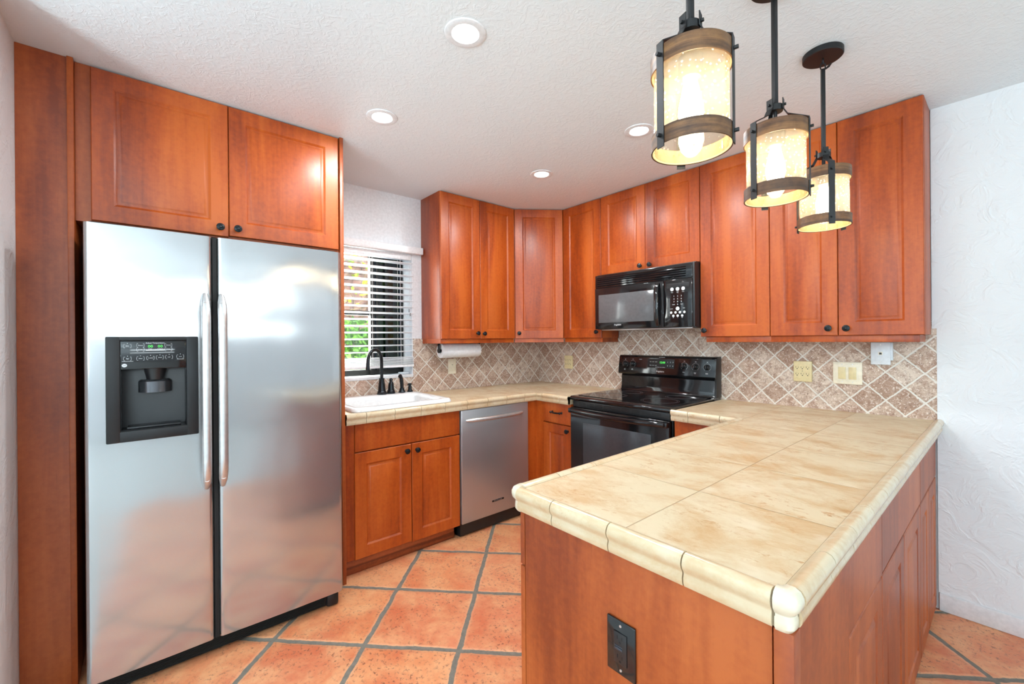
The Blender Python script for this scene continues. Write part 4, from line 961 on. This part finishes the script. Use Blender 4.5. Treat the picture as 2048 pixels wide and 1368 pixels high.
# ------------------------------------------------------------------ pendants
def pendant(loc, label, phi):
    p = thing('pendant_lamp', label, 'pendant lamp', loc, phi, 'barrel pendant lamps over the peninsula')   # origin at ceiling
    H = CEIL; z = lambda q: q-H
    MB().lathe([(0, z(CEIL-.0005)), (.066, z(CEIL-.0005)), (.066, z(CEIL-.019)), (.063, z(CEIL-.0215)), (0, z(CEIL-.0215))], None, 40).build('canopy', IRON, p, local=True)
    b = MB()
    for k, (zc, r) in enumerate(((CEIL-.032, .009), (CEIL-.052, .012))):
        pts = []
        for i in range(17):
            a = 2*PI*i/16; v = Vector((r*.7*math.cos(a), 0, r*1.2*math.sin(a)))
            if k: v = Vector((0, v.x, v.z))
            pts.append((v.x, v.y, z(zc)+v.z))
        b.tube(pts, .0022, 8)
    b.tube([(-.006, .01, z(CEIL-.060)), (.004, .018, z(CEIL-.057)), (.016, .022, z(CEIL-.054))], [.003, .0045, .003], 8)
    b.build('chain_link', IRON, p, local=True)
    MB().box(-.0065, .0065, -.0065, .0065, z(2.035), z(CEIL-.062), .001).build('rod', IRON, p, local=True)
    b = MB().lathe([(0, z(2.036)), (.021, z(2.036)), (.021, z(2.018)), (0, z(2.018))], None, 24); b.cyl((0, 0, z(2.02)), (0, 0, z(1.955)), .006)
    b.build('hub', IRON, p, local=True)
    # straps
    for k in range(3):
        a = 2*PI*k/3; M = Matrix.Rotation(a, 4, 'Z'); b = MB()
        R0 = .0875; prof = [(.022, 2.052), (.022, 2.022), (.034, 2.000), (R0, 1.972), (R0, 1.742)]
        t = .0022; wd = .010
        for (r0, z0), (r1, z1) in zip(prof, prof[1:]):
            d_ = Vector((r1-r0, z1-z0)).normalized(); n_ = Vector((-d_.y, d_.x))*t/2
            q = [(r0+n_.x, z0+n_.y), (r0-n_.x, z0-n_.y), (r1-n_.x-d_.x*-.0006, z1-n_.y+d_.y*.0006), (r1+n_.x+d_.x*.0006, z1+n_.y+d_.y*.0006)]
            b.prism([(x_, z(zz)) for x_, zz in q], -wd, wd, M=M @ Matrix(((1, 0, 0, 0), (0, 0, 1, 0), (0, 1, 0, 0), (0, 0, 0, 1))))
        st = b.build('strap', IRON, p, local=True)
        for zz in (1.945, 1.768): MB().cyl(M @ Vector((R0, 0, z(zz))), M @ Vector((R0+.010, 0, z(zz))), .0042, seg=12).build('bolt', IRON, st, local=True)
        MB().cyl(M @ Vector((.020, 0, z(2.034))), M @ Vector((.029, 0, z(2.034))), .004, seg=12).build('bolt', IRON, st, local=True)
    def ring(z0, z1): return MB().lathe([(.0835, z(z0)), (.0862, z(z0)), (.0862, z(z1)), (.0835, z(z1)), (.0835, z(z0))], None, 64)
    for z0, z1 in ((1.925, 1.965), (1.750, 1.786)):
        rb = ring(z0, z1).build('band', BAND, p, local=True)
        MB().lathe([(.0828, z(z0+.001)), (.0834, z(z0+.001)), (.0834, z(z1-.001)), (.0828, z(z1-.001)), (.0828, z(z0+.001))], None, 64).build('band_lining', CREAM, rb, local=True)
    MB().lathe([(0, z(1.963)), (.0825, z(1.963)), (.0825, z(1.9605)), (0, z(1.9605))], None, 48).build('top_plate', BAND, p, local=True)
    MB().lathe([(0, z(1.960)), (.026, z(1.960)), (.026, z(1.918)), (.022, z(1.912)), (.017, z(1.912)), (.017, z(1.925)), (0, z(1.925))], None, 28).build('socket', plain('socket_brown', srgb(70, 54, 40), .5), p, local=True)
    MB().lathe([(.0795, z(1.960)), (.0795, z(1.753)), (.0780, z(1.753)), (.0780, z(1.960)), (.0795, z(1.960))], None, 64).build('glass_shade', SEED, p, local=True, label='seeded clear glass shade')
    MB().lathe([(.013, z(1.922)), (.014, z(1.905)), (.019, z(1.882)), (.026, z(1.850)), (.027, z(1.832)), (.022, z(1.812)), (.012, z(1.800)), (0, z(1.797))], None, 32).build('bulb', BULB, p, local=True, label='glowing warm bulb')
    return p
PZ = [(-1.975, 'nearest and largest barrel pendant with glowing bulb over the peninsula', math.radians(-107-1)), (-1.440, 'middle of the three barrel pendants over the peninsula', math.radians(-112)), (-.917, 'farthest barrel pendant with its round black ceiling plate showing', math.radians(-61))]
root = None
for y, lab, ph in PZ:
    if root is None: root = pendant((2.53, y, CEIL), lab, ph)
    else: dup(root, (2.53, y, CEIL), lab, ph)
